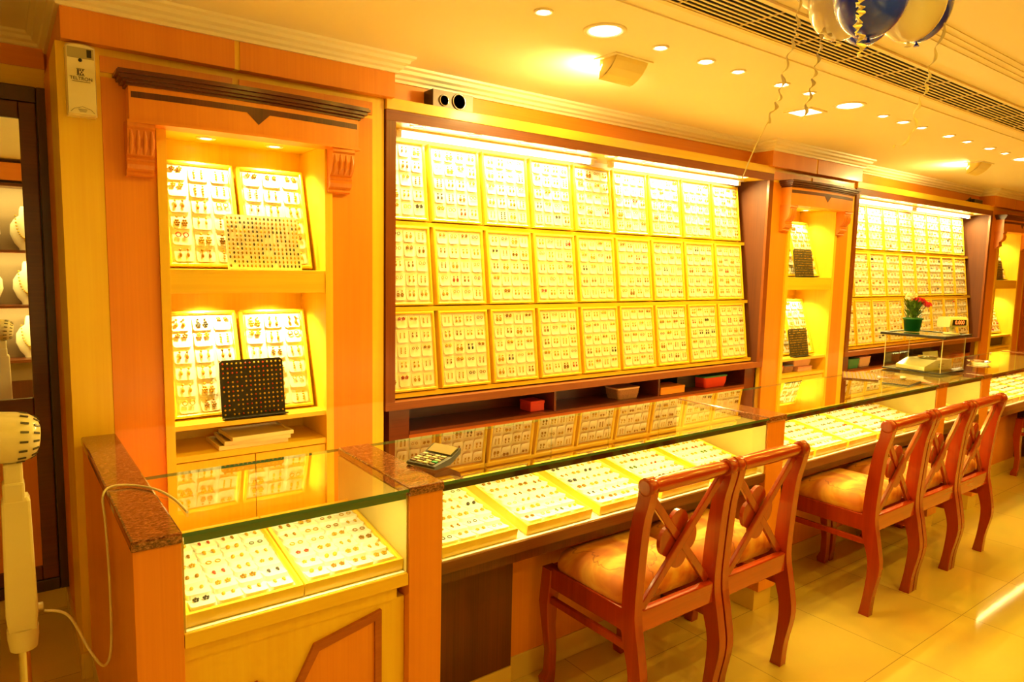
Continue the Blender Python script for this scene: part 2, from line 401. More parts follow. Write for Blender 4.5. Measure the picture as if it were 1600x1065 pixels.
for x in (1.6, 2.9, 4.2, 5.5, 6.8):
    for y in (.35, -.7):
        n_ += 1
        ceil_light(x, y, .05, 0, 'round ceiling light in the raised coffer over the aisle, position %s' % ORD[n_-1], z=ZC+.022, e=15)
# square light
t = thing('square_ceiling_light', 'flat square recessed ceiling light with glowing diffuser', 'ceiling light', (3.777, 2.28, ZC))
q = MB(); s_ = .085
for a, b2, c, d in ((-s_, s_, -s_, -s_+.018), (-s_, s_, s_-.018, s_), (-s_, -s_+.018, -s_+.018, s_-.018), (s_-.018, s_, -s_+.018, s_-.018)): q.box(a, b2, c, d, -.008, 0)
loc_obj('frame', q, 'fixture_white', t); loc_obj('diffuser', MB().box(-s_+.018, s_-.018, -s_+.018, s_-.018, -.004, 0), 'lamp_glow', t)
lamp('SPOT', (3.777, 2.28, ZC-.02), 10, WARM, size=.05, spot=165)
# wedge lamps
def wedge(x, y, label):
    t = thing('wedge_ceiling_lamp', label, 'ceiling lamp', (x, y, ZC))
    loc_obj('mounting_plate', MB().box(-.118, .118, -.065, .075, -.006, 0), 'fixture_white', t)
    h = MB(); prof = [(-.052, -.0065), (-.044, -.022), (-.020, -.050), (.010, -.072), (.040, -.085), (.058, -.088), (.060, -.084), (.044, -.080), (.012, -.066), (-.018, -.044), (-.038, -.018), (-.044, -.0065)]
    h.prism(prof, -.098, .098, 'x')
    for xx in (-.098, .094): h.prism([(-.050, -.0065), (-.020, -.048), (.012, -.071), (.056, -.084), (.056, -.0065)], xx, xx+.004, 'x')
    loc_obj('housing', h, 'wedge_paint', t)
    loc_obj('lens', MB().box(-.09, .09, .040, .043, -.070, -.010), 'lamp_glow', t, label='glowing opening towards the wall')
    lamp('AREA', (x-.02, y+.07, ZC-.05), 6, (1, .80, .25), rot=(math.radians(122), 0, math.radians(14)), size=.17, sy=.05)
    return t
wedge(2.285, 2.265, 'cream wedge shaped ceiling lamp throwing light on the ceiling, nearer one')
wedge(6.5, 2.35, 'small far wedge shaped ceiling lamp near the end of the light row')
# air grille
t = thing('air_grille', 'long slatted linear air conditioning grille in the ceiling', 'grille', (3, 1.58, ZC+.006))
gx0, gx1 = -1.2, 8.6
t2 = MB().box(gx0, gx1, 1.48, 1.69, ZC+.0045, ZC+.0058); obj('backing', t2, 'grille_dark', t)
g = MB()
for k in range(9):
    yy = 1.487+k*.0245; g.box(gx0, gx1, yy-.0045, yy+.0045, ZC-.001, ZC+.001)
obj('slats', g, 'grille_slat', t)
xx = gx0
while xx < gx1+.01: obj('cross_bar', MB().box(xx-.0015, xx+.0015, 1.482, 1.688, ZC-.0012, ZC+.0043), 'grille_slat', t); xx += .35
obj('border', MB().box(gx0, gx1, 1.465, 1.481, ZC-.004, ZC+.0055), 'grille_slat', t)
obj('border', MB().box(gx0, gx1, 1.689, 1.71, ZC-.004, ZC+.0055), 'grille_slat', t)

# ------------------------------------------------------------ pilaster cabinets with display niches
NX0, NX1 = .54, 1.163
def entab(dx, mb, x0, x1, yf, yb, z0, z1, bow=.03, n=16, mi=0):
    top = []
    for i in range(n+1):
        t_ = i/n*2-1; top.append((x0+(x1-x0)*i/n, yf-bow*(1-t_*t_)))
    poly = top+[(x1, yb), (x0, yb)]
    return mb.prism(poly, z0, z1, 'z', mi)
def bracket_mb(x0, x1):
    mb = MB()
    prof = [(2.95, 2.086), (2.865, 2.086), (2.862, 2.070), (2.872, 2.062), (2.868, 2.03), (2.876, 2.0), (2.895, 1.975), (2.905, 1.968), (2.898, 1.960), (2.905, 1.952), (2.896, 1.940), (2.905, 1.925), (2.922, 1.915), (2.918, 1.905), (2.930, 1.900), (2.95, 1.900)]
    mb.prism(prof, x0, x1, 'x')
    n = 4
    for k in range(n):
        xa = x0+(x1-x0)*(k+.5)/n
        mb.tube([(xa, 2.872, 2.058), (xa, 2.868, 2.03), (xa, 2.876, 2.0), (xa, 2.895, 1.978)], [.004, .0085, .0085, .005], 8)
    return mb
def pilaster(label, cx=.85, xl=.2, xr=1.455):
    t = thing('display_niche_cabinet', label, 'cabinet', (.85, 2.95, 0)); xa_ = .333 if xl < .25 else xl
    # front veneer panels
    m = MB(); y0, y1 = 2.95, 2.97
    m.box(xa_, .506, y0, y1, 0.1, 2.245).box(1.197, 1.394, y0, y1, .1, 2.245).box(.506, 1.197, y0, y1, 2.09, 2.245)
    m.box(xa_, .79, y0, y1, 2.262, 2.318).box(.815, 1.394, y0, y1, 2.262, 2.318)
    obj('front_panel', m, 'veneer', t, .001)
    m = MB().box(1.394, xr, 2.958, 3.28, .1, 2.345).box(xa_, 1.394, 2.9565, 2.972, 2.245, 2.345).box(xa_, .507, 2.97, 3.0, .1, 2.345)
    if xl < .25: m.box(.2, .333, 2.952, 3.28, .1, 2.345).box(1.196, 1.394, 2.97, 3.0, .1, 2.345)
    obj('frame_strip', m, 'pale_wood', t, .001)
    m = MB(); m.box(B0, .79, YB, YB+.04, 2.345, 2.46).box(.81, B1, YB, YB+.04, 2.345, 2.46)
    m.box(B0, B1, YB+.04, 3.28, 2.345, ZC).box(B0, B1, YB, YB+.04, 2.46, ZC-.001)
    obj('head_band', m, 'veneer', t, .001)
    obj('head_strip', MB().box(.79, .81, YB+.004, YB+.0399, 2.345, 2.46), 'pale_wood', t)
    # niche
    m = MB(); m.box(.506, NX0, 2.935, 3.26, .1, 2.096).box(NX1, 1.197, 2.935, 3.26, .1, 2.096)
    obj('jamb', m, 'pale_wood', t, .001)
    m = MB(); m.box(NX0, NX1, 3.245, 3.26, .78, 2.097)
    obj('back_panel', m, 'pale_wood', t)
    obj('niche_ceiling', MB().box(.506, 1.197, 2.955, 3.26, 2.097, 2.12), 'pale_wood_x', t)
    m = MB(); m.box(NX0, NX1, 2.94, 3.245, 1.545, 1.56).box(NX0, NX1, 2.94, 2.955, 1.465, 1.545).box(NX0, NX1, 2.955, 3.245, 1.47, 1.485)
    obj('middle_shelf', m, 'pale_wood_x', t, .001)
    obj('lower_shelf', MB().box(NX0, NX1, 2.945, 3.245, .915, .935), 'pale_wood_x', t, .001)
    obj('bottom_shelf', MB().box(NX0, NX1, 2.945, 3.245, .785, .81), 'pale_wood_x', t, .001)
    for a, b_ in ((NX0+.002, .85), (.854, NX1-.002)):
        d = obj('door', MB().box(a, b_, 2.950, 2.968, .11, .78), 'pale_wood', t, .0015)
    # entablature
    m = MB(); entab(0, m, .41, 1.291, 2.872, 2.95, 2.088, 2.212)
    m2 = MB(); entab(0, m2, .402, 1.299, 2.866, 2.95, 2.084, 2.094)
    obj('entablature', m, 'veneer', t); obj('lower_moulding', m2, 'veneer_x', t)
    m = MB(); entab(0, m, .417, 1.284, 2.8705, 2.93, 2.172, 2.194)
    xm = .857; yv = 2.872-.03-.0012
    m.prism([(xm-.045, 2.173), (xm+.045, 2.173), (xm, 2.130)], yv, yv+.01, 'y')
    obj('dark_inlay', m, 'dark_veneer', t)
    m = MB()
    for k, (o_, za, zb) in enumerate(((0, 2.212, 2.222), (.012, 2.222, 2.232), (.022, 2.232, 2.246), (.032, 2.246, 2.256), (.027, 2.256, 2.262))):
        entab(0, m, .402-o_, 1.299+o_, 2.866-o_, 2.95, za, zb)
    obj('cornice', m, 'walnut', t, .001)
    for a, b_ in ((.402, .492), (1.172, 1.272)):
        obj('bracket', bracket_mb(a, b_), 'carved_wood', t, label='carved fluted bracket')
    obj('plinth', MB().box(xl, xr, 2.935, 3.2, 0, .1), 'beige_tile', t)
    for zz in (2.097, 1.47):
        for x in (.72, 1.0):
            s = obj('spotlight', MB().lathe([(.022, 0), (.022, -.003), (.034, -.006), (.038, -.002), (.038, 0)], (x, 3.10, zz), 24), 'fixture_white', t)
            obj('bulb', MB().lathe([(.001, -.005), (.018, -.004), (.022, -.001)], (x, 3.10, zz), 16), 'spot_glow', s)
    return t
def niche_lights(dx, e=2.6):
    for zz in (2.097, 1.47):
        for x in (.72, 1.0): lamp('SPOT', (x+dx, 3.10, zz-.012), e, TUBE, rot=(math.radians(5), 0, 0), size=.014, spot=125, blend=.7)
p1 = pilaster('orange wood niche cabinet nearest the mirror, with two stacked lit niches')
p2 = pilaster('orange wood niche cabinet between the two wide wall displays', xl=.298, xr=1.482); p2.location.x += DX2
p3 = pilaster('orange wood niche cabinet at the far right end', xl=.298); p3.location.x += DX3
niche_lights(0, 14); niche_lights(DX2, 8); niche_lights(DX3, 8)
# deep column side next to the mirror
struct('wall_side', MB().box(.2, .333, 3.281, YM, .0, 2.345).box(.215, .333, 3.281, YM, 2.345, ZC), 'veneer')

# ------------------------------------------------------------ wide wall displays
D1, D2 = 1.46, 5.72
DW = 3.07
TILT = -math.atan(.133)
def ybd(z): return 3.003+(z-.959)*.133      # tray front plane
def wall_display(x0, label, DW=3.07):
    t = thing('wall_display_case', label, 'display case', (x0+DW/2, 2.95, .89))
    x1 = x0+DW; w_ = .05
    m = MB(); m.box(x0, x1, 2.945, 2.965, 2.25, 2.30).box(x0, x1, 2.945, 2.965, .895, .935)
    obj('frame_rail', m, 'frame_wood', t, .001)
    obj('frame_stile', MB().box(x0, x0+w_, 2.945, 2.965, .935, 2.25), 'frame_wood_z', t, .001)
    obj('frame_stile', MB().box(x1-w_, x1, 2.945, 2.965, .935, 2.25), 'frame_wood_z', t, .001)
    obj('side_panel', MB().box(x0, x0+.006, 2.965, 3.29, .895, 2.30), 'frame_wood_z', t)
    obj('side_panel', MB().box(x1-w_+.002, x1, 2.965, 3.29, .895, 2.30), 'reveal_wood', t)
    obj('bottom_ledge', MB().box(x0+.006, x1-w_, 2.965, 3.29, .895, .931), 'frame_wood', t)
    obj('soffit', MB().box(x0+.006, x1-w_, 2.965, 3.29, 2.255, 2.299), 'pale_wood_x', t)
    obj('top_board', MB().box(x0, x1, 2.94, 3.29, 2.30, 2.35), 'pale_wood_x', t, .002)
    m = MB(); yb = .063
    z0, z1 = .931, 2.255
    m.add([(x0+.006, ybd(z0)+yb, z0), (x1-w_, ybd(z0)+yb, z0), (x1-w_, ybd(z1)+yb, z1), (x0+.006, ybd(z1)+yb, z1)], [(0, 1, 2, 3)])
    m.add([(x0+.006, ybd(z0)+yb+.01, z0), (x1-w_, ybd(z0)+yb+.01, z0), (x1-w_, ybd(z1)+yb+.01, z1), (x0+.006, ybd(z1)+yb+.01, z1)], [(3, 2, 1, 0)])
    obj('back_board', m, 'cream_laminate', t)
    for z in (1.811, 1.386, .961):
        obj('tray_rail', MB().box(x0+.006, x1-w_, ybd(z)+.010, ybd(z)+yb, z-.022, z), 'pale_wood_x', t)
    return t
wall_display(D1, 'wide lit wall display of earring trays, dark frame, nearer to camera')
wall_display(D2, 'wide lit wall display of earring trays behind the flower pot, farther away', 2.90)
def disp_lights(x0, near):
    w1 = 'near' if near else 'far'
    for k in range(2):
        a = x0+(.15+k*1.46 if near else .12+k*1.36)
        t = thing('tube_light', 'bright fluorescent tube at the top of the %s wall display, %s one' % (w1, ('left', 'right')[k]), 'tube light', (a+.65, 3.13, 2.232))
        loc_obj('tube', MB().lathe([(.013, -.63), (.0135, -.62), (.0135, .62), (.013, .63)], n=16, axis='x'), 'tube_glow', t)
        loc_obj('batten', MB().box(-.66, .66, -.040, .02, .014, .0225), 'fixture_white', t)  # made wider towards the front to shade the soffit from the tube
        loc_obj('end_cap', MB().box(-.66, -.632, -.015, .015, -.015, .014).box(.632, .66, -.015, .015, -.015, .014), 'fixture_white', t)
        lamp('AREA', (a+.65, 3.125, 2.215), 19, TUBE, rot=(math.radians(-24), 0, 0), size=1.2, sy=.025)
    for k in range(9):
        x = x0+.19+k*(.322 if near else .305)
        t = thing('recessed_spotlight', 'small round spotlight in the top of the %s wall display, %s from the left' % (w1, ORD[k]), 'spotlight', (x, 2.99, 2.255), group='spotlights along the top of the wall displays')
        loc_obj('trim_ring', MB().lathe([(.024, 0), (.024, -.003), (.037, -.007), (.041, -.002), (.041, 0)], n=24), 'fixture_white', t)
        loc_obj('bulb', MB().lathe([(.001, -.004), (.017, -.003), (.022, -.0005)], n=16), 'spot_glow', t)
        lamp('SPOT', (x, 2.99, 2.242), 7.5, TUBE, rot=(math.radians(4), 0, 0), size=.012, spot=80, blend=.8)
disp_lights(D1, True); disp_lights(D2, False)

# low cabinets beneath
def low_cabinet(x0, label, DW=3.07):
    t = thing('low_cabinet', label, 'cabinet', (x0+DW/2, 3.0, 0)); x1 = x0+DW
    m = MB(); m.box(x0+.04, x0+.15, 2.99, 3.28, .1, .89).box(x1-.15, x1-.03, 2.99, 3.28, .1, .89).box(x0+.15, x1-.15, 3.24, 3.28, .1, .89)
    obj('carcass', m, 'walnut', t)
    obj('shelf', MB().box(x0+.15, x1-.15, 2.985, 3.24, .755, .772), 'walnut', t)
    for q in (1.09, 1.98): obj('divider', MB().box(x0+q, x0+q+.015, 2.99, 3.24, .772, .89), 'walnut', t)
    obj('rail', MB().box(x0+.15, x1-.15, 2.99, 3.01, .73, .754), 'oak_trim', t)
    n = 6; wd = (DW-.3)/n
    for k in range(n):
        a = x0+.15+k*wd
        obj('door', MB().box(a+.006, a+wd-.006, 2.985, 3.005, .11, .722), 'dark_veneer', t, .001)
    obj('plinth', MB().box(x0, x1, 3.02, 3.2, 0, .1), 'beige_tile', t)
low_cabinet(D1, 'dark low cupboard with open slot beneath the near wall display')
low_cabinet(D2, 'dark low cupboard with open slot beneath the far wall display', 2.90)

# ------------------------------------------------------------ counter: pillars, cases
CY, CB, GT = 1.77, 2.30, .94
def pillar(x0, x1, yb, label):
    t = thing('counter_pillar', label, 'counter pillar', ((x0+x1)/2, (CY+yb)/2, 0))
    obj('post', MB().box(x0, x1, CY, yb, .1, .912), 'veneer', t, .002)
    obj('granite_cap', MB().box(x0-.004, x1+.003, CY-.008, yb+.003, .912, GT), 'granite', t, .006, label='polished brown granite cap')
    obj('plinth', MB().box(x0, x1, CY+.02, yb, 0, .1), 'beige_tile', t, .002)
pillar(.225, .331, 2.93, 'long granite topped partition between the mirror door and the first glass counter')
pillar(.956, 1.070, CB, 'granite topped counter pillar between the first and second glass counters')
pillar(2.80, 2.936, CB, 'granite topped counter pillar behind the near pair of chairs')
pillar(4.585, 4.721, CB, 'granite topped counter pillar left of the weighing scale')
pillar(5.277, 5.417, CB, 'granite topped counter pillar right of the weighing scale')
pillar(7.2, 7.33, CB, 'granite topped counter pillar at the far end of the counter')
LEDGE = .672
def glass_counter(x0, x1, style, label):
    xm = (x0+x1)/2
    t = thing('glass_counter', label, 'display counter', (xm, 2.03, 0))
    front = 'pale_wood_x' if style == 0 else 'dark_veneer_x'
    e_ = .0015
    obj('deck', MB().box(x0+e_, x1-e_, CY+.002, CB, LEDGE-.037, LEDGE), front, t, .001)
    obj('tray_support', MB().prism([(CY+.035, LEDGE+.003), (2.20, LEDGE+.003), (2.20, LEDGE+.0655)], x0+.01, x1-.01, 'x'), 'pad_white', t)
    obj('deck_lining', MB().box(x0+.008, x1-.008, CY+.012, CB, LEDGE, LEDGE+.003), 'pad_white', t)
    if style == 0:
        obj('apron', MB().box(x0+e_, x1-.03, CY+.022, CY+.05, LEDGE-.08, LEDGE-.038), 'pale_wood', t)
        obj('body', MB().box(x0+e_, x1-e_, CY+.03, CB-.01, .1, LEDGE-.081), 'pale_wood', t)
        yp = CY+.03
        xs = lambda a: x0+(x1-x0)*a
        out = [(xs(.06), .10), (xs(.06), .43), (xs(.29), .475), (xs(.42), .39), (xs(.54), .53), (xs(.87), .573), (xs(.87), .10)]
        cx, cz = xs(.5), .3
        inn = [(xs(.095), .12), (xs(.095), .408), (xs(.28), .445), (xs(.415), .35), (xs(.56), .508), (xs(.835), .545), (xs(.835), .12)]
        m = MB(); n = len(out)
        vo = [(p[0], yp, p[1]) for p in out]; vo2 = [(p[0], yp-.012, p[1]) for p in out]; vi = [(p[0], yp-.014, p[1]) for p in inn]; vi2 = [(p[0], yp-.004, p[1]) for p in inn]
        m.rings([vo, vo2, vi, vi2], 0, False, caps=False)
        obj('panel_moulding', m, 'oak_trim', t)
        m = MB(); m.prism([(p[0], p[1]) for p in inn], yp-.006, yp-.0005, 'y'); obj('front_panel', m, 'veneer', t)
        obj('plinth', MB().box(x0+e_, x1-e_, CY+.04, CB-.02, 0, .1), 'beige_tile', t)
    else:
        obj('apron', MB().box(x0+e_, x1-e_, CY+.03, CY+.06, LEDGE-.082, LEDGE-.038), 'dark_veneer', t)
        obj('knee_wall', MB().box(x0+e_, x1-e_, 2.0, CB-.01, .1, LEDGE-.038), 'veneer', t)
        pw = min(.42, (x1-x0)*.3)
        for a, b_ in ((x0+e_, x0+pw), (x1-pw, x1-e_)):
            obj('inset_panel', MB().box(a, b_, 1.955, 2.0, .1, .555), 'dark_veneer', t, .002, label='dark striped veneer panel')
            obj('panel_top', MB().box(a, b_, 1.965, 2.0, .556, .58), 'pale_wood_x', t)
        obj('plinth', MB().box(x0+e_, x1-e_, 1.995, CB-.02, 0, .1).box(x0+e_, x0+pw, 1.95, 1.995, 0, .1).box(x1-pw, x1-e_, 1.95, 1.995, 0, .1), 'beige_tile', t, .002)
    obj('side_lining', MB().box(x0+.0015, x0+.006, CY+.008, CB-.005, LEDGE+.003, .912), 'case_lining', t)
    obj('side_lining', MB().box(x1-.006, x1-.0015, CY+.008, CB-.005, LEDGE+.003, .912), 'case_lining', t)
    # top glass: faces + green edges
    m = MB(); g0, g1, y0, y1, z0, z1 = x0+.0015, x1-.0015, CY-.004, CB, .926, .936
    vs = [(g0, y0, z0), (g1, y0, z0), (g1, y1, z0), (g0, y1, z0), (g0, y0, z1), (g1, y0, z1), (g1, y1, z1), (g0, y1, z1)]
    m.add(vs, [(4, 5, 6, 7)], 0); m.add(vs, [(0, 1, 5, 4), (1, 2, 6, 5), (2, 3, 7, 6), (3, 0, 4, 7)], 1)
    gt = obj('glass_top', m, ['counter_glass', 'glass_edge'], t, label='clear glass top with green edge')
    obj('front_glass', MB().box(x0+.007, x1-.007, CY+.004, CY+.008, LEDGE+.001, .925), 'thin_glass', t)
    s = obj('light_channel', MB().box(x0+.007, x1-.007, CY+.009, CY+.012, .902, .925), 'glass_edge' if style == 0 else 'black_metal', t)
    obj('light_tube', MB().lathe([(.005, x0+.03-xm), (.005, x1-.03-xm)], (xm, CY+.019, .918), 10, 'x'), 'spot_glow', s)
    lamp('AREA', (xm, CY+.0205, .9115), 2.2*(x1-x0), CASEC, rot=(math.radians(18), 0, 0), size=(x1-x0)-.2, sy=.012)
CASES = [(.331, .956, 0, 'nearest glass counter with pale wood front and two earring trays'),
         (1.070, 2.80, 1, 'long glass counter behind the near pair of chairs, five earring trays'),
         (2.936, 4.585, 1, 'long glass counter behind the row of three chairs'),
         (4.721, 5.277, 1, 'short glass counter under the weighing scale'),
         (5.417, 7.2, 1, 'farthest glass counter at the right edge')]
for c in CASES: glass_counter(*c)

# ------------------------------------------------------------ trays, cards, earrings
def tray_proto(W, L, name='jewellery_tray', d=.038):
    t = thing(name, 'x', 'tray')
    r = .014; t['depth'] = d
    m = MB(); h = W/2
    out = [(-h, 0), (h, 0), (h, L), (-h, L)]; inn = [(-h+r, r), (h-r, r), (h-r, L-r), (-h+r, L-r)]; inm = [(-h+r*.6, r*.6), (h-r*.6, r*.6), (h-r*.6, L-r*.6), (-h+r*.6, L-r*.6)]
    P = lambda pl, y: [(p[0], y, p[1]) for p in pl]
    m.rings([P(out, 0), P(out, -d+.004), P([(a*.99, b) for a, b in out], -d+.001), P(inm, -d), P(inn, -d+.004), P(inn, -d+.012)], 0, False, caps=False)
    m.add(P(out, 0), [(3, 2, 1, 0)])
    loc_obj('rim', m, 'tray_gold', t, label='shiny gold rim')
    m = MB(); m.box(-h+r, h-r, -d+.012, -.004, r, L-r)
    loc_obj('velvet_pad', m, 'velvet_white', t)
    return t
def card_mesh(W, H, mat='card_white', th=.0025, lift=.008):
    m = MB(); h = W/2; r = W*.16
    pts = [(-h, H), (-h, r)]
    for k in range(1, 4): a = PI+k*PI/8; pts.append((-h+r+r*math.cos(a), r+r*math.sin(a)))
    pts.append((-h+r, 0)); pts.append((h-r, 0))
    for k in range(1, 4): a = -PI/2+k*PI/8; pts.append((h-r+r*math.cos(a), r+r*math.sin(a)))
    pts += [(h, r), (h, H)]
    n = len(pts)
    f = [(p[0], -th-lift*(1-p[1]/H), p[1]-H) for p in pts]; b = [(p[0], 0, p[1]-H) for p in pts]
    m.add(f+b, [tuple(range(n))]+[(i, n+i, n+(i+1) % n, (i+1) % n) for i in range(n)])
    return m.mesh('earring_card', mat)
def ear_mesh(kind, mat):
    m = MB()
    if kind == 0: m.ball((0, -.004, 0), .0048, 8, 5)
    elif kind == 1:
        for k in range(5): a = 2*PI*k/5+.3; m.ball((.0042*math.cos(a), -.004, .0042*math.sin(a)), .0026, 6, 4)
        m.ball((0, -.006, 0), .0022, 6, 4)
    elif kind == 2:
        m.ball((0, -.004, 0), .003, 8, 5); m.tube([(0, -.004, -.002), (0, -.004, -.008)], .0008, 5); m.ball((0, -.005, -.013), .0042, 8, 6, sc=(.8, .8, 1.4))
    elif kind == 3:
        R = []
        for k in range(13):
            a = 2*PI*k/12; R.append((.005*math.cos(a), -.004, -.003+.005*math.sin(a)))
        m.tube(R, .0012, 5)
    elif kind == 4:
        m.ball((0, -.004, 0), .003, 6, 4)
        for r_, (z, k) in enumerate(((-.008, 2), (-.013, 3), (-.018, 2))):
            for q in range(k): m.ball(((q-(k-1)/2)*.0042, -.004, z), .0026, 6, 4)
    elif kind == 5:
        for z in (0, -.006, -.012, -.018): m.ball((0, -.004, z), .0026, 6, 4)
    else:
        m.ball((0, -.004, 0), .0045, 6, 4, sc=(1, .7, 1)); m.ball((.001, -.004, -.007), .0028, 6, 4)
    return m.mesh('earring', mat)
GOLD = ['earring_gold', 'earring_dark_gold']
EM = {}
for k in range(7):
    for mt in ('earring_gold', 'earring_dark_gold', 'earring_ruby', 'earring_dark', 'earring_green'): EM[k, mt] = ear_mesh(k, mt)
CNAME = {'earring_gold': 'gold', 'earring_dark_gold': 'dark gold', 'earring_ruby': 'red stone', 'earring_dark': 'dark stone', 'earring_green': 'green stone'}
KNAME = {0: 'ball studs', 1: 'flower studs', 2: 'drop earrings', 3: 'small hoops', 4: 'chandelier earrings', 5: 'bead string earrings', 6: 'small studs'}
CARD = {}
rs = random.Random(11)
def pick(where):
    u = rs.random()
    if where == 'case':
        mt = 'earring_gold' if u < .62 else 'earring_dark_gold' if u < .86 else 'earring_ruby' if u < .90 else 'earring_dark' if u < .96 else 'earring_green'
        k = rs.choice([0, 1, 1, 3, 6, 6])
    else:
        mt = 'earring_gold' if u < .62 else 'earring_dark_gold' if u < .93 else 'earring_ruby' if u < .96 else 'earring_dark'
        k = rs.choice([2, 2, 4, 5, 1, 3])
    return k, mt
stuffV, stuffF, stuffM = [], [], []; stuffN = 0
MATI = ['card_white', 'pad_white', 'earring_gold', 'earring_dark_gold', 'earring_ruby', 'earring_dark', 'earring_green']
meshcache = {}
def to_stuff(me, M):
    global stuffN
    if me.name not in meshcache:
        v = np.empty(len(me.vertices)*3); me.vertices.foreach_get('co', v)
        meshcache[me.name] = (v.reshape(-1, 3), [tuple(p.vertices) for p in me.polygons], MATI.index(me.materials[0].name))
    v, fs, mi = meshcache[me.name]; A = np.array(M)
    stuffV.append(v @ A[:3, :3].T+A[:3, 3])
    stuffF.extend([tuple(i+stuffN for i in f) for f in fs]); stuffM.extend([mi]*len(fs)); stuffN += len(v)
budget = [300]
def fill(t, W, L, nc, nr, where, desc, group, cw, ch, individual, sc=1.0, gap=None):
    """cards with a pair of earrings each, laid out over the pad of tray t"""
    key = (cw, ch, where)
    if key not in CARD: CARD[key] = card_mesh(cw, ch, 'card_white' if where != 'case' else 'pad_white', lift=.008 if where != 'case' else .013)
    bpy_M = Matrix.LocRotScale(t.location, t.rotation_euler, t.scale)
    pw, pl = (W-.034)/nc, (L-.034)/nr
    for r in range(nr):
        for c in range(nc):
            x = -W/2+.017+pw*(c+.5)+rs.uniform(-.001, .001); z = L-.017-pl*r-.006
            M = bpy_M @ Matrix.Translation((x, -t['depth']+.0118, z)) @ Matrix.Rotation(rs.uniform(-.03, .03), 4, 'Y')
            k, mt = pick(where); s_ = sc*rs.uniform(.85, 1.15)
            ez = -ch*.22; dxs = cw*.2
            ind = individual and budget[0] > 0
            loc = [Matrix.Translation((s*dxs, -.0035-.007*.22, ez)) @ Matrix.Diagonal((s_, s_, s_, 1)) for s in (-1, 1)]
            if ind:
                budget[0] -= 1
                o = bpy.data.objects.new('earring_card', CARD[key]); COL.objects.link(o); o.matrix_world = M
                tag(o, '%s %s, row %s, %s from left, %s' % (CNAME[mt], KNAME[k], ['one', 'two', 'three', 'four', 'five', 'six', 'seven'][r], ORD[c], desc), 'earrings', group)
                for q in loc:
                    e_ = bpy.data.objects.new('earring', EM[k, mt]); COL.objects.link(e_); e_.parent = o; e_.matrix_local = q
            else:
                to_stuff(CARD[key], M)
                for q in loc: to_stuff(EM[k, mt], M @ q)
# case trays
CW, CL = .304, .418
ct = tray_proto(CW, CL); TC = -math.radians(81)
def case_tray(x0, first, label, group, desc, ind=True, y=CY+.022):
    # bottom-back edge rests on the deck
    loc = (x0+CW/2, y+.006, LEDGE+.0045)
    o = first if first else dup(ct, loc)
    if first: o.location = loc
    o.rotation_euler = (TC, 0, 0); o['label'] = label; o['group'] = group
    fill(o, CW, CL, 4, 7, 'case', desc, 'earrings on pads in the glass counters', .062, .049, ind, 1.3)
    return o
first = ct
for i, x in enumerate((.338, .645)):
    case_tray(x, first, 'gold rimmed earring tray, %s one in the nearest glass counter' % ('left', 'right')[i], 'trays in the glass counters', '%s tray, nearest counter' % ('left', 'right')[i]); first = None
for i in range(5):
    x = 1.080+i*.346
    case_tray(x, None, 'gold rimmed earring tray, %s from left in the long counter behind the near chairs' % ORD[i], 'trays in the glass counters', '%s tray, second counter' % ORD[i])
for i in range(5):
    case_tray(2.945+i*.3255, None, 'gold rimmed earring tray, %s from left in counter behind the three chairs' % ORD[i], 'trays in the glass counters', '', False)
case_tray(4.84, None, 'gold rimmed earring tray in the short counter under the weighing scale', 'trays in the glass counters', '', False)
for i in range(5):
    case_tray(5.45+i*.33, None, 'gold rimmed earring tray, %s from left in the farthest glass counter' % ORD[i], 'trays in the glass counters', '', False)
# niche trays
NW, NL = .288, .452
nt_ = tray_proto(NW, NL, 'jewellery_tray'); first = nt_
for zz, lv in ((1.56, 'upper'), (.935, 'lower')):
    for i, x in enumerate((.555, .856)):
        o = first or dup(nt_); first = None
        th = -math.radians(17)
        o.location = (x+NW/2, 3.075, zz+.001); o.rotation_euler = (th, 0, math.radians((1.5, -1)[i]))
        o['label'] = 'gold rimmed tray of long earrings, %s one in the %s niche nearest the mirror' % (('left', 'right')[i], lv); o['group'] = 'trays leaning in the wall niches'
        fill(o, NW, NL, 3, 6, 'niche', '%s %s niche tray' % (('left', 'right')[i], lv), 'earring cards in the niche trays', .072, .062, True, 1.7)
        if i == 0 or True:
            for D, nm in ((DX2, 'middle'), (DX3, 'far right')):
                c2 = dup(o, (x+.01+D+NW/2, 3.075, zz+.001), (th, 0, math.radians((1.5, -1)[i])), '%s earring tray leaning in the %s niche of the %s cabinet' % (('left', 'right')[i], lv, nm))
                c2['group'] = 'trays leaning in the wall niches'
                fill(c2, NW, NL, 3, 6, 'niche', '', '', .072, .062, False, 1.7)
# wall trays
WW, WL = .306, .398
wt = tray_proto(WW, WL, d=.055); first = wt
ROWN = ['bottom', 'middle', 'top']
for x0, nm in ((D1, 'near'), (D2, 'far')):
    for r in range(3):
        for c in range(9):
            z = .962+.425*r
            o = first or dup(wt); first = None
            pit = .3298 if nm == 'near' else .304
            o.location = (x0+.008+pit*(c+.5), ybd(z)+.0555, z); o.rotation_euler = (TILT, 0, 0)
            if nm == 'far': o.scale = (.925, 1, 1)
            o['label'] = 'gold rimmed earring tray, %s row, %s from left, on the %s wall display' % (ROWN[r], ORD[c], nm); o['group'] = 'trays on the wall displays'
            fill(o, WW, WL, 4, 5, 'wall', '%s bottom tray, near wall display' % ORD[c], 'earring cards on the wall displays', .056, .058, nm == 'near' and r == 0 and c in (0, 1), 1.55 if r == 2 else 1.3)
me = bpy.data.meshes.new('earring_cards'); V = np.concatenate(stuffV)
me.from_pydata(V.tolist(), [], stuffF)
for q in MATI: me.materials.append(MAT[q])
me.polygons.foreach_set('material_index', stuffM); me.update()
o = bpy.data.objects.new('earring_cards', me); COL.objects.link(o)
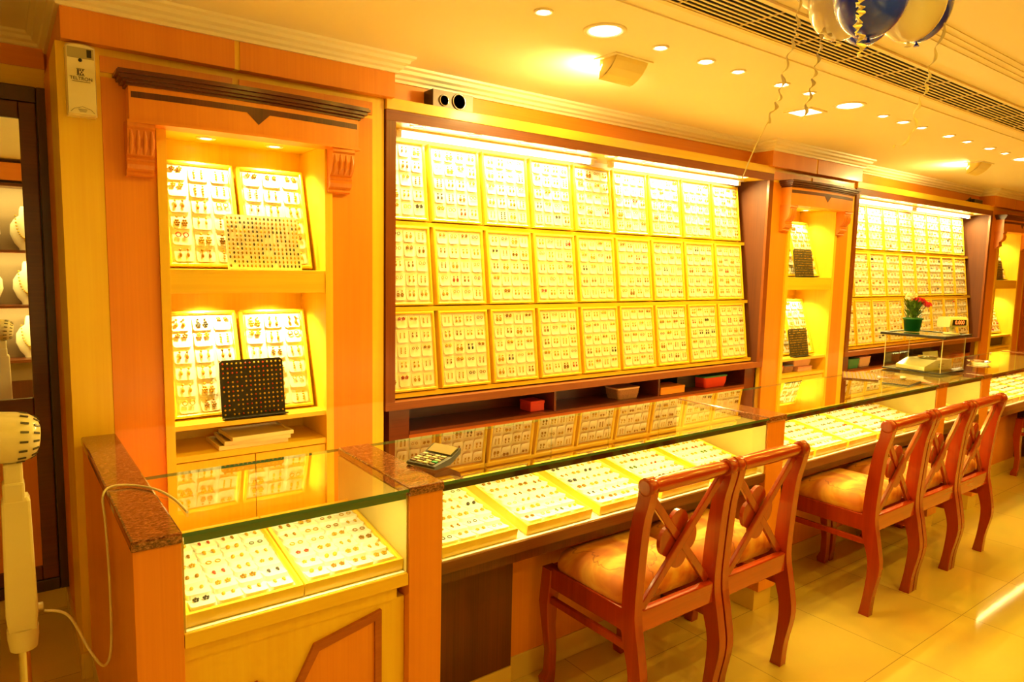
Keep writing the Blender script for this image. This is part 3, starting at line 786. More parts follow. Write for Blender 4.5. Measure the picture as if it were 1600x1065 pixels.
tag(o, 'remaining white cards and gold earrings filling the wall displays and far trays', 'earrings', kind='stuff')

# ------------------------------------------------------------ ear stud boards, spare trays
def stud_board(name, W, H, base, mats, label, loc, rot, nx, ny, foot=True):
    t = thing(name, label, 'earring board', loc, rot)
    m = MB(); r = .012; pts = [(-W/2, 0), (W/2, 0), (W/2, H-r), (W/2-r, H), (-W/2+r, H), (-W/2, H-r)]
    m.prism(pts, 0, .006, 'y')
    if foot: m.box(-W/2, W/2, -.045, 0, 0, .005)
    loc_obj('board', m, base, t, .001)
    m = MB()
    for i in range(nx):
        for j in range(ny):
            mi = rs.choice(range(len(mats)))
            if rs.random() < .08: continue
            m.ball((-W/2+W*(i+.7)/(nx+.4), -.003, H*(j+.8)/(ny+.6)), .0042 if nx < 15 else .0038, 6, 4, mi, (1, .6, 1 if nx < 15 else 1.8))
    s = loc_obj('studs', m, mats, t); s['kind'] = 'stuff'
    return t
stud_board('stud_board', .31, .235, 'pad_white', ['earring_dark_gold', 'earring_dark', 'earring_gold'], 'white board of tiny studs leaning on the trays in the upper near niche', (.925, 2.995, 1.5615), (-math.radians(14), 0, math.radians(0)), 18, 12, foot=False)
stud_board('stud_board', .265, .245, 'black_plastic', ['earring_gold', 'earring_gold', 'earring_ruby'], 'glossy black board of small studs in the lower near niche', (.862, 2.985, .9365), (-math.radians(8), 0, math.radians(0)), 14, 12, foot=True)
for zz, lv in ((1.5615, 'upper'), (.9365, 'lower')):
    stud_board('stud_board', .26, .22, 'dark_grey_plastic', ['earring_gold', 'earring_gold', 'earring_dark_gold'], 'dark board of gold studs in the %s niche of the middle cabinet' % lv, (.86+DX2, 2.985, zz), (-math.radians(10), 0, 0), 14, 11, foot=True)
stud_board('stud_board', .20, .22, 'dark_grey_plastic', ['earring_gold', 'earring_dark_gold'], 'dark board of gold studs in the upper niche of the far right cabinet', (.80+DX3, 2.985, 1.5615), (-math.radians(10), 0, 0), 12, 11)
# stacked flat trays below the lower niche
for k, (x, y, w_, h_, a) in enumerate(((.85, 3.06, .29, .018, .02), (.87, 3.055, .275, .016, -.03), (.885, 3.05, .26, .016, .04))):
    t = thing('flat_tray', 'pale flat tray under the near niche, %s of the stack' % ('bottom', 'middle', 'topmost')[k], 'tray', (x, y, .811+sum((.0185, .0165, .0165)[:k])), (0, 0, a), 'pale flat trays stacked under the near niche')
    d_ = .2
    loc_obj('base', MB().box(-w_/2, w_/2, -d_/2, d_/2, 0, h_*.5), 'cream_plastic', t)
    rr = MB()
    for a_, b_, c_, e_ in ((-w_/2, w_/2, -d_/2, -d_/2+.008), (-w_/2, w_/2, d_/2-.008, d_/2), (-w_/2, -w_/2+.008, -d_/2+.008, d_/2-.008), (w_/2-.008, w_/2, -d_/2+.008, d_/2-.008)): rr.box(a_, b_, c_, e_, h_*.5, h_)
    loc_obj('rim', rr, 'cream_plastic', t)

# ------------------------------------------------------------ tubs and boxes
def tub(x, y, z, w_, d_, h_, body, lid, label, rot=0):
    t = thing('storage_tub', label, 'tub', (x, y, z), (0, 0, rot))
    def rr(s, zz, r=.3):
        a, b_ = w_/2*s, d_/2*s; c = min(a, b_)*r; P = []
        for cx, cy, a0 in ((a-c, b_-c, 0), (-a+c, b_-c, 1), (-a+c, -b_+c, 2), (a-c, -b_+c, 3)):
            for k in range(4): an = a0*PI/2+k*PI/6; P.append((cx+c*math.cos(an), cy+c*math.sin(an), zz))
        return P
    loc_obj('body', MB().rings([rr(.86, 0), rr(.95, h_*.4), rr(.98, h_*.85)], 0, False), body, t)
    loc_obj('lid', MB().rings([rr(1.0, h_*.85), rr(1.02, h_*.88), rr(1.02, h_*.98), rr(.96, h_)], 0, False), lid, t)
def box_(name, x, y, z, w_, d_, h_, mat, label, cat='box', rot=0, lid=None):
    t = thing(name, label, cat, (x, y, z), (0, 0, rot))
    loc_obj('body', MB().box(-w_/2, w_/2, -d_/2, d_/2, 0, h_*.72), mat, t, .002)
    loc_obj('lid', MB().box(-w_/2-.002, w_/2+.002, -d_/2-.002, d_/2+.002, h_*.72, h_), lid or mat, t, .002)
zs = .773
box_('jewellery_box', D1+1.0, 3.08, zs, .10, .1, .06, 'tub_red', 'small red box in the slot under the near wall display')
tub(D1+1.74, 3.08, zs, .20, .13, .075, 'pebbles', 'tub_clear', 'clear tub of brown beads in the slot under the near wall display')
box_('wooden_box', D1+2.14, 3.07, zs, .24, .14, .05, 'veneer_x', 'flat pale wooden box under the near wall display, beside the red tub')
tub(D1+2.62, 3.08, zs, .26, .14, .085, 'tub_red', 'tub_green', 'red tub with green lid under the near wall display')
box_('cardboard_box', D1+2.40, 3.16, zs, .2, .12, .09, 'black_plastic', 'black box behind the red tub under the near wall display')
tub(D2+.28, 3.06, zs, .20, .12, .085, 'tub_green', 'tub_green', 'dark green tub in the slot under the far wall display')
tub(D2+.50, 3.07, zs, .20, .12, .09, 'tub_clear', 'tub_pink', 'pale clear tub beside the green tub under the far wall display')
nz = .811
tub(DX2+.615, 3.05, nz, .12, .10, .06, 'tub_clear', 'tub_red', 'small clear tub with red lid, left on the shelf under the middle niches')
tub(DX2+.745, 3.05, nz, .14, .10, .06, 'pebbles', 'tub_blue', 'tub with blue lid on the shelf under the middle niches')
box_('cloth_bundle', DX2+.955, 3.06, nz, .20, .14, .038, 'tub_pink', 'folded pink patterned bundle on the shelf under the middle niches', 'bundle')
tub(DX2+.95, 3.07, nz+.039, .26, .13, .062, 'tub_clear', 'tub_red', 'wide tub with red lid resting on the pink bundle')
box_('dark_box', DX3+.85, 3.08, nz, .5, .15, .09, 'dark_grey_plastic', 'dark box on the shelf under the far right niches')

# ------------------------------------------------------------ chairs
def chair():
    W, D = .45, .48                       # local: back posts at y=0, seat towards +y
    t = thing('dining_chair', 'x', 'chair', (0, 0, 0))
    h = W/2
    for s in (-1, 1):
        # rear leg + post: side profile (y,z)
        prof = [(-.005, 0), (-.012, .10), (-.036, .24), (-.020, .36), (0, .47), (-.006, .62), (-.020, .78), (-.040, .865), (-.046, .90), (-.040, .93), (-.022, .945), (-.004, .935), (.006, .905), (.010, .86), (.028, .80), (.050, .65), (.060, .47), (.052, .38), (.020, .26), (.026, .12), (.044, 0)]
        x0 = s*h-(.036 if s > 0 else 0)
        def cr(P, n=4):
            out = []
            for i in range(len(P)-1):
                p0, p1, p2, p3 = [Vector(q) for q in (P[max(i-1, 0)], P[i], P[i+1], P[min(i+2, len(P)-1)])]
                for k in range(n):
                    q = k/n; out.append(tuple(.5*((2*p1)+(-p0+p2)*q+(2*p0-5*p1+4*p2-p3)*q*q+(-p0+3*p1-3*p2+p3)*q**3)))
            return out+[P[-1]]
        m = MB().prism(cr(prof), x0, x0+.036, 'x')
        loc_obj('back_leg', m, 'chair_wood', t, .004)
        loc_obj('finial', MB().lathe([(.022, -.0195), (.030, -.0175), (.031, 0), (.030, .0175), (.022, .0195)], (x0+.018, -.020, .912), 20, 'x'), 'chair_wood', t)
        # front cabriole leg
        R = []
        for z, o_, a in ((.47, 0, .026), (.40, .004, .027), (.33, .010, .026), (.24, .006, .021), (.14, -.004, .018), (.06, -.002, .018), (.025, .008, .024), (0, .008, .022)):
            cx, cy = s*(h-.026)+s*o_*.4, D-.03+o_
            R.append([(cx-a, cy-a, z), (cx+a, cy-a, z), (cx+a, cy+a, z), (cx-a, cy+a, z)])
        loc_obj('front_leg', MB().rings(R[::-1], 0, False), 'chair_wood', t, .004)
        loc_obj('side_rail', MB().box(s*(h-.007)-.011, s*(h-.007)+.011, .05, D-.05, .405, .475) if False else MB().box(s*(h-.018)-.012, s*(h-.018)+.012, .052, D-.05, .400, .478), 'chair_wood', t, .003)
        loc_obj('side_stretcher', MB().box(s*(h-.018)-.009, s*(h-.018)+.009, .045, D-.045, .335, .362), 'chair_wood', t, .003)
    loc_obj('rear_rail', MB().box(-h+.035, h-.035, .004, .034, .405, .482), 'chair_wood_x', t, .004)
    loc_obj('front_rail', MB().box(-h+.045, h-.045, D-.045, D-.02, .40, .478), 'chair_wood_x', t, .003)
    loc_obj('top_rail', MB().lathe([(.019, -h+.035), (.026, -h+.07), (.028, 0), (.026, h-.07), (.019, h-.035)], (0, -.016, .912), 20, 'x'), 'chair_wood_x', t, label='rounded top rail')
    for s in (-1, 1):
        m = MB(); o_ = .009*s
        m.bar((s*(h-.045), .026+o_, .486), (-s*(h-.048), .0+o_, .880), .030, .016)
        loc_obj('cross_bar', m, 'chair_wood', t, .003)
    m = MB(); cy, cz = .020, .683
    pts = []
    for k in range(48):
        a = 2*PI*k/48; r = .064+.032*abs(math.cos(2*a))**.7
        pts.append((r*math.cos(a), cz+r*math.sin(a)*1.08))
    m.prism(pts, cy-.001, cy+.014, 'y')
    loc_obj('clover_ornament', m, 'chair_wood', t, .003, label='four lobed carved centre')
    # cushion
    R = []
    def ring(s, z):
        P = []; a, b_ = (W/2-.014)*s, (D/2-.055)*s; c = .045*s
        for cx, cy_, a0 in ((a-c, b_-c, 0), (-a+c, b_-c, 1), (-a+c, -b_+c, 2), (a-c, -b_+c, 3)):
            for k in range(6): an = a0*PI/2+k*PI/10; P.append((cx+c*math.cos(an), D/2+.005+cy_+c*math.sin(an), z))
        return P
    for s, z in ((.965, .470), (1.0, .484), (1.0, .508), (.965, .532), (.87, .552), (.7, .565), (.45, .572), (.15, .574)): R.append(ring(s, z))
    loc_obj('seat_cushion', MB().rings(R), 'seat_fabric', t, label='orange patterned upholstered seat')
    return t
ch0 = chair()
CH = [(1.835, 1.455, 'reddish wooden cross back chair with orange seat, left one of the near pair'),
      (2.295, 1.455, 'reddish wooden cross back chair with orange seat, right one of the near pair'),
      (3.425, 1.45, 'reddish wooden cross back chair, nearest in the row of three'),
      (3.885, 1.45, 'reddish wooden cross back chair, middle of the row of three'),
      (4.345, 1.45, 'reddish wooden cross back chair, farthest in the row of three'),
      (6.75, 1.455, 'reddish wooden chair at the right edge, only seat and legs showing'),
      (7.22, 1.455, 'wooden chair at the far right behind the last counter section')]
for i, (x, y, lb) in enumerate(CH):
    o = ch0 if i == 0 else dup(ch0)
    o.location = (x, y, 0); o['label'] = lb; o['group'] = 'cross back chairs along the counter'

# ------------------------------------------------------------ small things on the counter
zt = .9365
# calculator: wedge body tilted up
t = thing('calculator', 'dark desk calculator with light keys lying on the glass beside the granite cap', 'calculator', (1.135, 1.945, GT+.0015), (0, 0, math.radians(20)))
m = MB(); m.prism([(-.062, .004), (-.055, 0), (.02, 0), (.075, .028), (.078, .045), (.03, .024), (-.06, .012)], -.06, .06, 'y')
loc_obj('body', m, 'dark_grey_plastic', t, .002)
sl = math.atan2(.012, .09)
m = MB(); m2 = MB(); m3 = MB()
for i in range(5):
    for j in range(4):
        x = -.052+i*.0155; y = -.045+j*.026; z = .0125+(x+.06)*.133
        (m3 if (i == 1 and j == 0) else m if (i+j) % 3 else m2).box(x, x+.011, y, y+.019, z, z+.004)
loc_obj('light_keys', m, 'key_light', t); loc_obj('brown_keys', m2, 'key_brown', t); loc_obj('green_key', m3, 'key_green', t)
m = MB(); m.prism([(.034, .0275), (.074, .0445), (.073, .0470), (.033, .030)], -.05, .05, 'y'); loc_obj('display', m, 'lcd', t)
# black boards near the scale
def flat_board(x, y, z, rot, w_, d_, label, base):
    t = thing('stud_board', label, 'earring board', (x, y, z), (math.radians(0), 0, rot))
    loc_obj('board', MB().box(-w_/2, w_/2, -d_/2, d_/2, 0, .006), base, t, .001)
    m = MB()
    for i in range(12):
        for j in range(9): m.ball((-w_/2+w_*(i+.6)/12.2, -d_/2+d_*(j+.6)/9.2, .008), .004, 6, 4, 0, (1, 1, .7))
    loc_obj('studs', m, 'earring_gold', t)['kind'] = 'stuff'
flat_board(4.45, 2.185, zt+.001, .5, .30, .20, 'dark stud board lying flat on the glass left of the scale, rear one', 'walnut')
flat_board(4.44, 1.92, zt+.001, .15, .26, .15, 'black stud board lying on the glass nearest the counter front edge', 'black_plastic')
t = thing('paper_scraps', 'small yellow crumpled papers on the stud board beside the scale', 'paper', (4.50, 1.94, zt+.0125))
loc_obj('scrap', MB().ball((0, 0, .012), .018, 7, 4, 0, (1.5, 1, .5)), 'petal_white', t); loc_obj('scrap', MB().ball((.04, .02, .010), .015, 6, 4, 0, (1.2, 1, .5)), 'key_light', t)
t = thing('watch_tray', 'small silvery dish on the far glass counter', 'dish', (6.0, 2.05, zt+.001))
loc_obj('dish', MB().lathe([(.001, .004), (.05, .004), (.075, .02), (.08, .02), (.055, 0), (.001, 0)], n=24), 'chrome', t)
loc_obj('beads', MB().ball((0, 0, .015), .04, 8, 5, 0, (1, 1, .3)), 'pebbles', t)
# weighing scale under an acrylic cover
SX0, SX1, SY0, SY1 = 4.99, 5.38, 1.92, 2.30
t = thing('weighing_scale', 'cream electronic jewellery scale with round steel pan inside clear cover', 'scale', (5.18, 2.10, zt+.0165))
m = MB(); m.prism([(-.17, 0), (.15, 0), (.15, .068), (-.04, .068), (-.17, .028)], -.10, .10, 'y'); m.xf(Matrix.Rotation(math.radians(-8), 4, 'Z') @ Matrix.Rotation(PI/2*0, 4, 'Z'))
loc_obj('body', m, 'cream_plastic', t, .005)
loc_obj('pan', MB().lathe([(.001, .070), (.055, .070), (.060, .074), (.060, .082), (.001, .082)], (.04, 0, 0), 28), 'chrome', t)
m = MB(); m.box(-.02, .055, -.1035, -.1025, .015, .05); m.xf(Matrix.Rotation(math.radians(-8), 4, 'Z')); loc_obj('rating_label', m, 'key_light', t)
m = MB(); m.box(-.015, .05, -.1042, -.1036, .038, .041).box(-.015, .03, -.1042, -.1036, .028, .031).box(-.015, .045, -.1042, -.1036, .020, .022); m.xf(Matrix.Rotation(math.radians(-8), 4, 'Z')); loc_obj('label_print', m, 'ink', t)
t = thing('scale_cover', 'clear acrylic box cover with black rimmed glass lid standing over the scale', 'display cover', ((SX0+SX1)/2, (SY0+SY1)/2, zt+.001))
obj('base_frame', MB().box(SX0, SX1, SY0, SY1, zt+.006, zt+.015), 'black_plastic', t, .002)
zc = zt+.245
m = MB()
m.box(SX0+.01, SX1-.01, SY0+.01, SY0+.013, zt+.0155, zc).box(SX0+.01, SX1-.01, SY1-.013, SY1-.01, zt+.0155, zc).box(SX0+.01, SX0+.013, SY0+.014, SY1-.014, zt+.0155, zc).box(SX1-.013, SX1-.01, SY0+.014, SY1-.014, zt+.0155, zc)
obj('clear_wall', m, 'acrylic', t)
m = MB()
for x in (SX0+.012, SX1-.012):
    m.box(x-.002, x+.002, SY0+.006, SY0+.0095, zt+.0155, zc)
    m.box(x-.002, x+.002, SY1-.0095, SY1-.006, zt+.0155, zc)
obj('edge_strip', m, 'cream_laminate', t)
m = MB(); m.box(SX0-.02, SX1+.02, SY0-.02, SY0+.005, zc, zc+.018).box(SX0-.02, SX1+.02, SY1-.005, SY1+.02, zc, zc+.018).box(SX0-.02, SX0+.005, SY0+.005, SY1-.005, zc, zc+.018).box(SX1-.005, SX1+.02, SY0+.005, SY1-.005, zc, zc+.018)
obj('lid_frame', m, 'black_plastic', t, .002)
obj('lid_glass', MB().box(SX0+.005, SX1-.005, SY0+.005, SY1-.005, zc+.008, zc+.014), 'glass_edge', t)
obj('foot', MB().box(SX0+.01, SX0+.04, SY0+.01, SY0+.04, zt+.004, zt+.006).box(SX1-.04, SX1-.01, SY0+.01, SY0+.04, zt+.004, zt+.006), 'black_plastic', t)
zl = zc+.0185
# readout
t = thing('scale_readout', 'small cream scale readout head with red digits on the cover lid', 'readout', (5.29, 1.99, zl), (0, 0, math.radians(-22)))
loc_obj('base', MB().lathe([(.05, 0), (.05, .005), (.016, .010), (.013, .05)], n=20), 'cream_plastic', t)
m = MB(); m.prism([(-.05, .05), (.05, .045), (.055, .075), (.045, .115), (-.035, .12), (-.055, .10)], -.075, .075, 'x'); loc_obj('head', m, 'cream_plastic', t, .008)
m = MB(); m.box(-.055, .055, -.0585, -.05, .062, .10); loc_obj('screen', m, 'black_plastic', t)
loc_obj('digits', text_mb('0.000', .036, Matrix.Translation((0, -.0588, .081)) @ Matrix.Rotation(PI/2, 4, 'X')), 'red_digits', t)
# flower pot
t = thing('flower_pot', 'green pot of pink and white carnations standing on the scale cover', 'potted plant', (5.20, 2.21, zl))
loc_obj('pot', MB().lathe([(.001, 0), (.048, 0), (.060, .085), (.066, .085), (.066, .098), (.058, .098), (.056, .09)], n=28), 'pot_green', t)
loc_obj('soil', MB().lathe([(.001, .088), (.055, .088)], n=20) if False else MB().lathe([(.055, .080), (.055, .088), (.001, .090)], n=20), 'soil', t)
m = MB(); st = MB()
for k in range(300):
    a = rs.uniform(0, 2*PI); r = rs.uniform(.0, .055); h0 = rs.uniform(.09, .20); L = rs.uniform(.03, .07)
    p = Vector((r*math.cos(a), r*math.sin(a), h0)); d = Vector((math.cos(a)*rs.uniform(.3, 1), math.sin(a)*rs.uniform(.3, 1), rs.uniform(.2, 1.2))).normalized()
    sd = d.cross(Vector((0, 0, 1))).normalized()*rs.uniform(.004, .008)
    m.add([p, p+d*L*.5+sd, p+d*L, p+d*L*.5-sd], [(0, 1, 2, 3)])
loc_obj('leaves', m, 'leaf', t)
for k in range(14):
    a = rs.uniform(0, 2*PI); r = rs.uniform(.02, .06); st.tube([(r*.3*math.cos(a), r*.3*math.sin(a), .085), (r*math.cos(a), r*math.sin(a), .22)], .0018, 5)
loc_obj('stems', st, 'leaf', t)
def bloom(c, r, mat):
    m = MB()
    for k in range(26):
        a = rs.uniform(0, 2*PI); el = rs.uniform(-.1, 1.3); d = Vector((math.cos(a)*math.cos(el), math.sin(a)*math.cos(el), math.sin(el)))
        s1 = d.orthogonal().normalized(); s2 = d.cross(s1)
        p = Vector(c)+d*r*.3; q = Vector(c)+d*r
        m.add([p, q+s1*r*.4, q+d*r*.15, q-s1*r*.4], [(0, 1, 2, 3)]); m.add([p, q+s2*r*.4, q+d*r*.15, q-s2*r*.4], [(0, 1, 2, 3)])
    m.ball(c, r*.6, 8, 5); loc_obj('blossom', m, mat, t, label='pink blossom' if mat == 'petal_pink' else 'white blossom')
for c in ((.03, -.035, .215), (.055, -.02, .21), (.075, -.03, .20), (.045, -.06, .19), (.0, -.03, .22), (.085, -.06, .185), (.06, .02, .215)): bloom(c, .022, 'petal_pink')
for c in ((-.005, .03, .245), (.02, .02, .25), (-.03, .02, .235)): bloom(c, .026, 'petal_white')
# price booklet leaning behind the scale
t = thing('leaflet', 'small yellowish printed leaflet standing behind the scale cover', 'leaflet', (5.60, 2.22, zt+.001), (-.2, 0, -.1))
loc_obj('page', MB().box(-.10, .10, 0, .003, 0, .095), 'lcd', t)
# speaker and camera on top of displays
t = thing('speaker', 'dark box speaker lying on top of the near wall display', 'speaker', (1.83, 3.005, 2.351))
loc_obj('cabinet', MB().box(-.115, .115, -.035, .05, 0, .085), 'black_plastic', t, .003)
loc_obj('front_face', MB().box(-.113, .113, -.039, -.035, .002, .083), 'speaker_face', t)
for x, r in ((-.055, .026), (.03, .038)):
    s = loc_obj('driver', MB().lathe([(r, -.040), (r, -.045), (r*.85, -.046), (r*.8, -.040), (r*.3, -.036), (.001, -.040)], (x, 0, .036+(r-.026)*.5), 28, 'y'), 'black_plastic', t)
    loc_obj('ring', MB().lathe([(r*.98, -.045), (r*.98, -.047), (r*.88, -.047), (r*.88, -.045)], (x, 0, .036+(r-.026)*.5), 28, 'y'), 'chrome', s)
t = thing('junction_box', 'black lump of cables and box on top of the far wall display', 'box', (D2+2.55, 3.0, 2.351))
loc_obj('box', MB().box(-.1, .12, -.03, .04, 0, .045), 'black_plastic', t, .008); loc_obj('cable', MB().tube([(-.12, 0, .01), (-.16, -.01, .05), (-.20, 0, .02), (-.26, 0, .005)], .008, 6), 'black_plastic', t)
# wall sensor
t = thing('wall_sensor', 'cream plastic air freshener unit on the column corner above the mirror side', 'dispenser', (.270, 2.951, 2.09))
def rr_(x0, x1, z0, z1, y, top=.01):
    n = 8; P = [(x0, y, z0), (x1, y, z0)]
    for k in range(n+1): a = PI*k/n; P.append(((x0+x1)/2+(x1-x0)/2*math.cos(a), y, z1-top+top*math.sin(a)))
    return P
hw = .045
loc_obj('body', MB().rings([rr_(-hw, hw, 0, .245, 0), rr_(-hw, hw, 0, .245, -.045), rr_(-hw*.92, hw*.92, .006, .238, -.058)], 0, False), 'sensor_body', t, .003)
loc_obj('top_band', MB().box(-hw*.88, hw*.88, -.0592, -.0575, .192, .228), 'sensor_band', t, .001)
loc_obj('window', MB().box(.018, .032, -.0605, -.0593, .198, .224), 'black_plastic', t)
loc_obj('button', MB().lathe([(.006, -.0575), (.006, -.0605), (.001, -.061)], (-.002, 0, .186), 12, 'y'), 'black_plastic', t)
m = MB(); m.box(-.012, -.007, -.0592, -.058, .137, .155)
for (a, b_) in ((-.005, .137), (.003, .137), (-.001, .1435), (-.005, .150), (.003, .150)): m.box(a, a+.004, -.0592, -.058, b_, b_+.005)
m.box(-.014, .010, -.0592, -.058, .156, .1575).box(-.014, .010, -.0592, -.058, .1345, .136)
loc_obj('logo', m, 'ink', t)
loc_obj('lettering', text_mb('TELTRON', .0155, Matrix.Translation((-.001, -.0588, .124)) @ Matrix.Rotation(PI/2, 4, 'X')), 'ink', t)
loc_obj('small_print', MB().box(-.028, .026, -.0590, -.058, .1135, .115), 'ink', t)
m = MB(); m.tube([(-.036, -.0585, .010), (-.025, -.0585, .022), (0, -.0585, .030), (.025, -.0585, .022), (.036, -.0585, .010)], .0006, 5)
for k in range(3): m.box(-.014+k*.002, .014-k*.002, -.0590, -.058, .020-k*.004, .0212-k*.004)
loc_obj('caution_arc', m, 'ink', t)

# ------------------------------------------------------------ pedestal fan
FX, FY = .012, 2.08
t = thing('pedestal_fan', 'cream pedestal fan with rounded motor housing at the left edge', 'fan', (FX, FY, 0))
m = MB(); R = []
prof = [(.03, .0), (.048, .008), (.058, .025), (.063, .05), (.064, .10), (.060, .15)]
m.lathe([(r, -h) for r, h in prof][::-1], (0, 0, 0), 32, 'x')
m2 = MB()
for k in range(-3, 4):
    for q in (0, 1):
        a = -PI/2+k*.22-.25; r = .0605+.002; x = -.018-q*.0
        rr = .0585 if q == 0 else .063; xx_ = -.026 if q == 0 else -.048
        p = Vector((xx_, rr*math.sin(-a-PI/2)*-1, rr*math.cos(-a-PI/2)))
        m2.bar(p-Vector((.008, 0, 0)), p+Vector((.008, 0, 0)), .003, .002, nrm=p.normalized())
m2 = MB()
for k in range(16):
    a = 2*PI*k/16
    for (x1, r1, x2, r2) in ((-.004, .046, -.016, .0545), (-.028, .0605, -.045, .0638)):
        m2.bar((x1, math.sin(a)*r1, math.cos(a)*r1), (x2, math.sin(a)*r2, math.cos(a)*r2), .005, .002, nrm=(0, math.sin(a), math.cos(a)))
Mh = Matrix.Translation((.055, 0, 1.145)) @ Matrix.Rotation(math.radians(4), 4, 'Z') @ Matrix.Rotation(math.radians(6), 4, 'Y')
m.xf(Mh); m2.xf(Mh)
hs = loc_obj('motor_housing', m, 'cream_plastic', t); loc_obj('vent_slot', m2, 'dark_grey_plastic', hs)
cg = MB(); gc = Vector((-.17, 0, 0))
for k in range(28):
    a = 2*PI*k/28; P = []
    for q in range(5):
        u_ = q/4; r = .03+.17*math.sin(u_*PI/2); x = -.0-.07*(1-math.cos(u_*PI/2))
        P.append((gc.x+.02+x, r*math.cos(a), r*math.sin(a)))
    cg.tube(P, .0012, 5)
    cg.tube([(gc.x-.05, .2*math.cos(a), .2*math.sin(a)), (gc.x-.085, .14*math.cos(a), .14*math.sin(a)), (gc.x-.095, .03*math.cos(a), .03*math.sin(a))], .0012, 5)
cg.tube([(gc.x-.05, .2*math.cos(2*PI*k/32), .2*math.sin(2*PI*k/32)) for k in range(33)], .003, 6)
cg.xf(Mh); loc_obj('grille', cg, 'cream_plastic', t)
bl = MB()
for k in range(3):
    a0 = 2*PI*k/3; P1 = []; P2 = []
    for q in range(7):
        r = .03+.025*q; da = .35*math.sin(q/6*PI/2)
        P1.append((gc.x-.045, r*math.cos(a0-da), r*math.sin(a0-da))); P2.append((gc.x-.065, r*math.cos(a0+da*1.4), r*math.sin(a0+da*1.4)))
    n = 7; bl.add(P1+P2, [(i, i+1, n+i+1, n+i) for i in range(n-1)], 0, True)
bl.xf(Mh); o = loc_obj('blade', bl, 'cream_plastic', t); md = o.modifiers.new('s', 'SOLIDIFY'); md.thickness = .003
bl = MB().lathe([(.03, gc.x-.075), (.035, gc.x-.05), (.03, gc.x-.03)], (0, 0, 0), 16, 'x').xf(Mh); loc_obj('hub', bl, 'cream_plastic', t)
m = MB(); m.box(-.022, .018, -.022, .022, 1.03, 1.088).box(-.026, .020, -.026, .026, .98, 1.04); loc_obj('neck', m, 'cream_plastic', t, .006)
m = MB(); R = []
for z, a in ((.655, .030), (.70, .034), (.99, .030), (1.0, .026)): R.append([(-a, -a*.9, z), (a, -a*.9, z), (a, a*.9, z), (-a, a*.9, z)])
m.rings(R, 0, False); loc_obj('control_column', m, 'cream_plastic', t, .006)
loc_obj('knob', MB().lathe([(.010, .030), (.010, .045), (.002, .046)], (0, 0, .70), 12, 'x'), 'cream_plastic', t)
loc_obj('collar', MB().lathe([(.030, .60), (.034, .63), (.034, .656)], n=20), 'cream_plastic', t)
loc_obj('pole', MB().lathe([(.013, .03), (.013, .60)], n=16), 'chrome', t)
loc_obj('base', MB().lathe([(.001, .0), (.19, .0), (.19, .015), (.05, .035), (.02, .05), (.001, .05)], n=36), 'cream_plastic', t)
# cable
def smooth(pts, n=8):
    P = [Vector(p) for p in pts]; out = []
    for i in range(len(P)-1):
        p0, p1, p2, p3 = P[max(i-1, 0)], P[i], P[i+1], P[min(i+2, len(P)-1)]
        for k in range(n):
            t_ = k/n; out.append(.5*((2*p1)+(-p0+p2)*t_+(2*p0-5*p1+4*p2-p3)*t_*t_+(-p0+3*p1-3*p2+p3)*t_**3))
    out.append(P[-1]); return out
cb = smooth([(.058, 2.07, .69), (.11, 2.07, .66), (.155, 2.06, .55), (.185, 2.06, .50), (.205, 2.08, .54), (.212, 2.12, .70), (.212, 2.16, .86), (.212, 2.20, .925), (.235, 2.22, .9455), (.29, 2.20, .9455), (.338, 2.12, .9455), (.365, 2.02, .9405), (.372, 1.9, .9405)])
o = obj('power_cable', MB().tube(cb, .0035, 8), 'cable_white', origin=(.2, 2.1, .5)); tag(o, 'thin cream cable looping from the fan over the granite partition', 'cable')

# ------------------------------------------------------------ balloons with curled ribbons
def ray(u, v):
    return fw+rt*((u-800)/1076.8)-up*((v-532.5)/1076.8)
CO = Vector((0, 0, 1.6))
def at(u, v, d): return CO+ray(u, v)*d
BL = [(1314, 2, 1.87, 50, 'balloon_white', 'white balloon lowest on the left of the ceiling bunch'),
      (1362, -11, 1.65, 58, 'balloon_blue', 'dark blue balloon at the centre front of the ceiling bunch'),
      (1354, 17, 2.03, 44, 'balloon_blue', 'small blue balloon peeking out below the front blue balloon'),
      (1424, 2, 1.87, 52, 'balloon_white', 'white balloon right of the front blue balloon'),
      (1437, 6, 2.13, 49, 'balloon_blue', 'blue balloon behind the right white balloon'),
      (1283, -38, 2.09, 44, 'balloon_white', 'white balloon at the upper left of the ceiling bunch')]
RB = {1: ([(1344, -8), (1342, 6), (1343, 22), (1338, 40), (1343, 60), (1344, 88)], .014, .006, 8),
      0: ([(1285, 48), (1282, 70), (1274, 110), (1266, 145), (1255, 188)], .010, .004, 10),
      4: ([(1478, 20), (1466, 70), (1452, 110), (1446, 140), (1432, 170), (1425, 210), (1396, 232)], .010, .005, 9),
      5: ([(1252, -8), (1246, 40), (1240, 65), (1226, 110), (1218, 150), (1206, 178), (1180, 230), (1159, 280)], .011, .005, 13)}
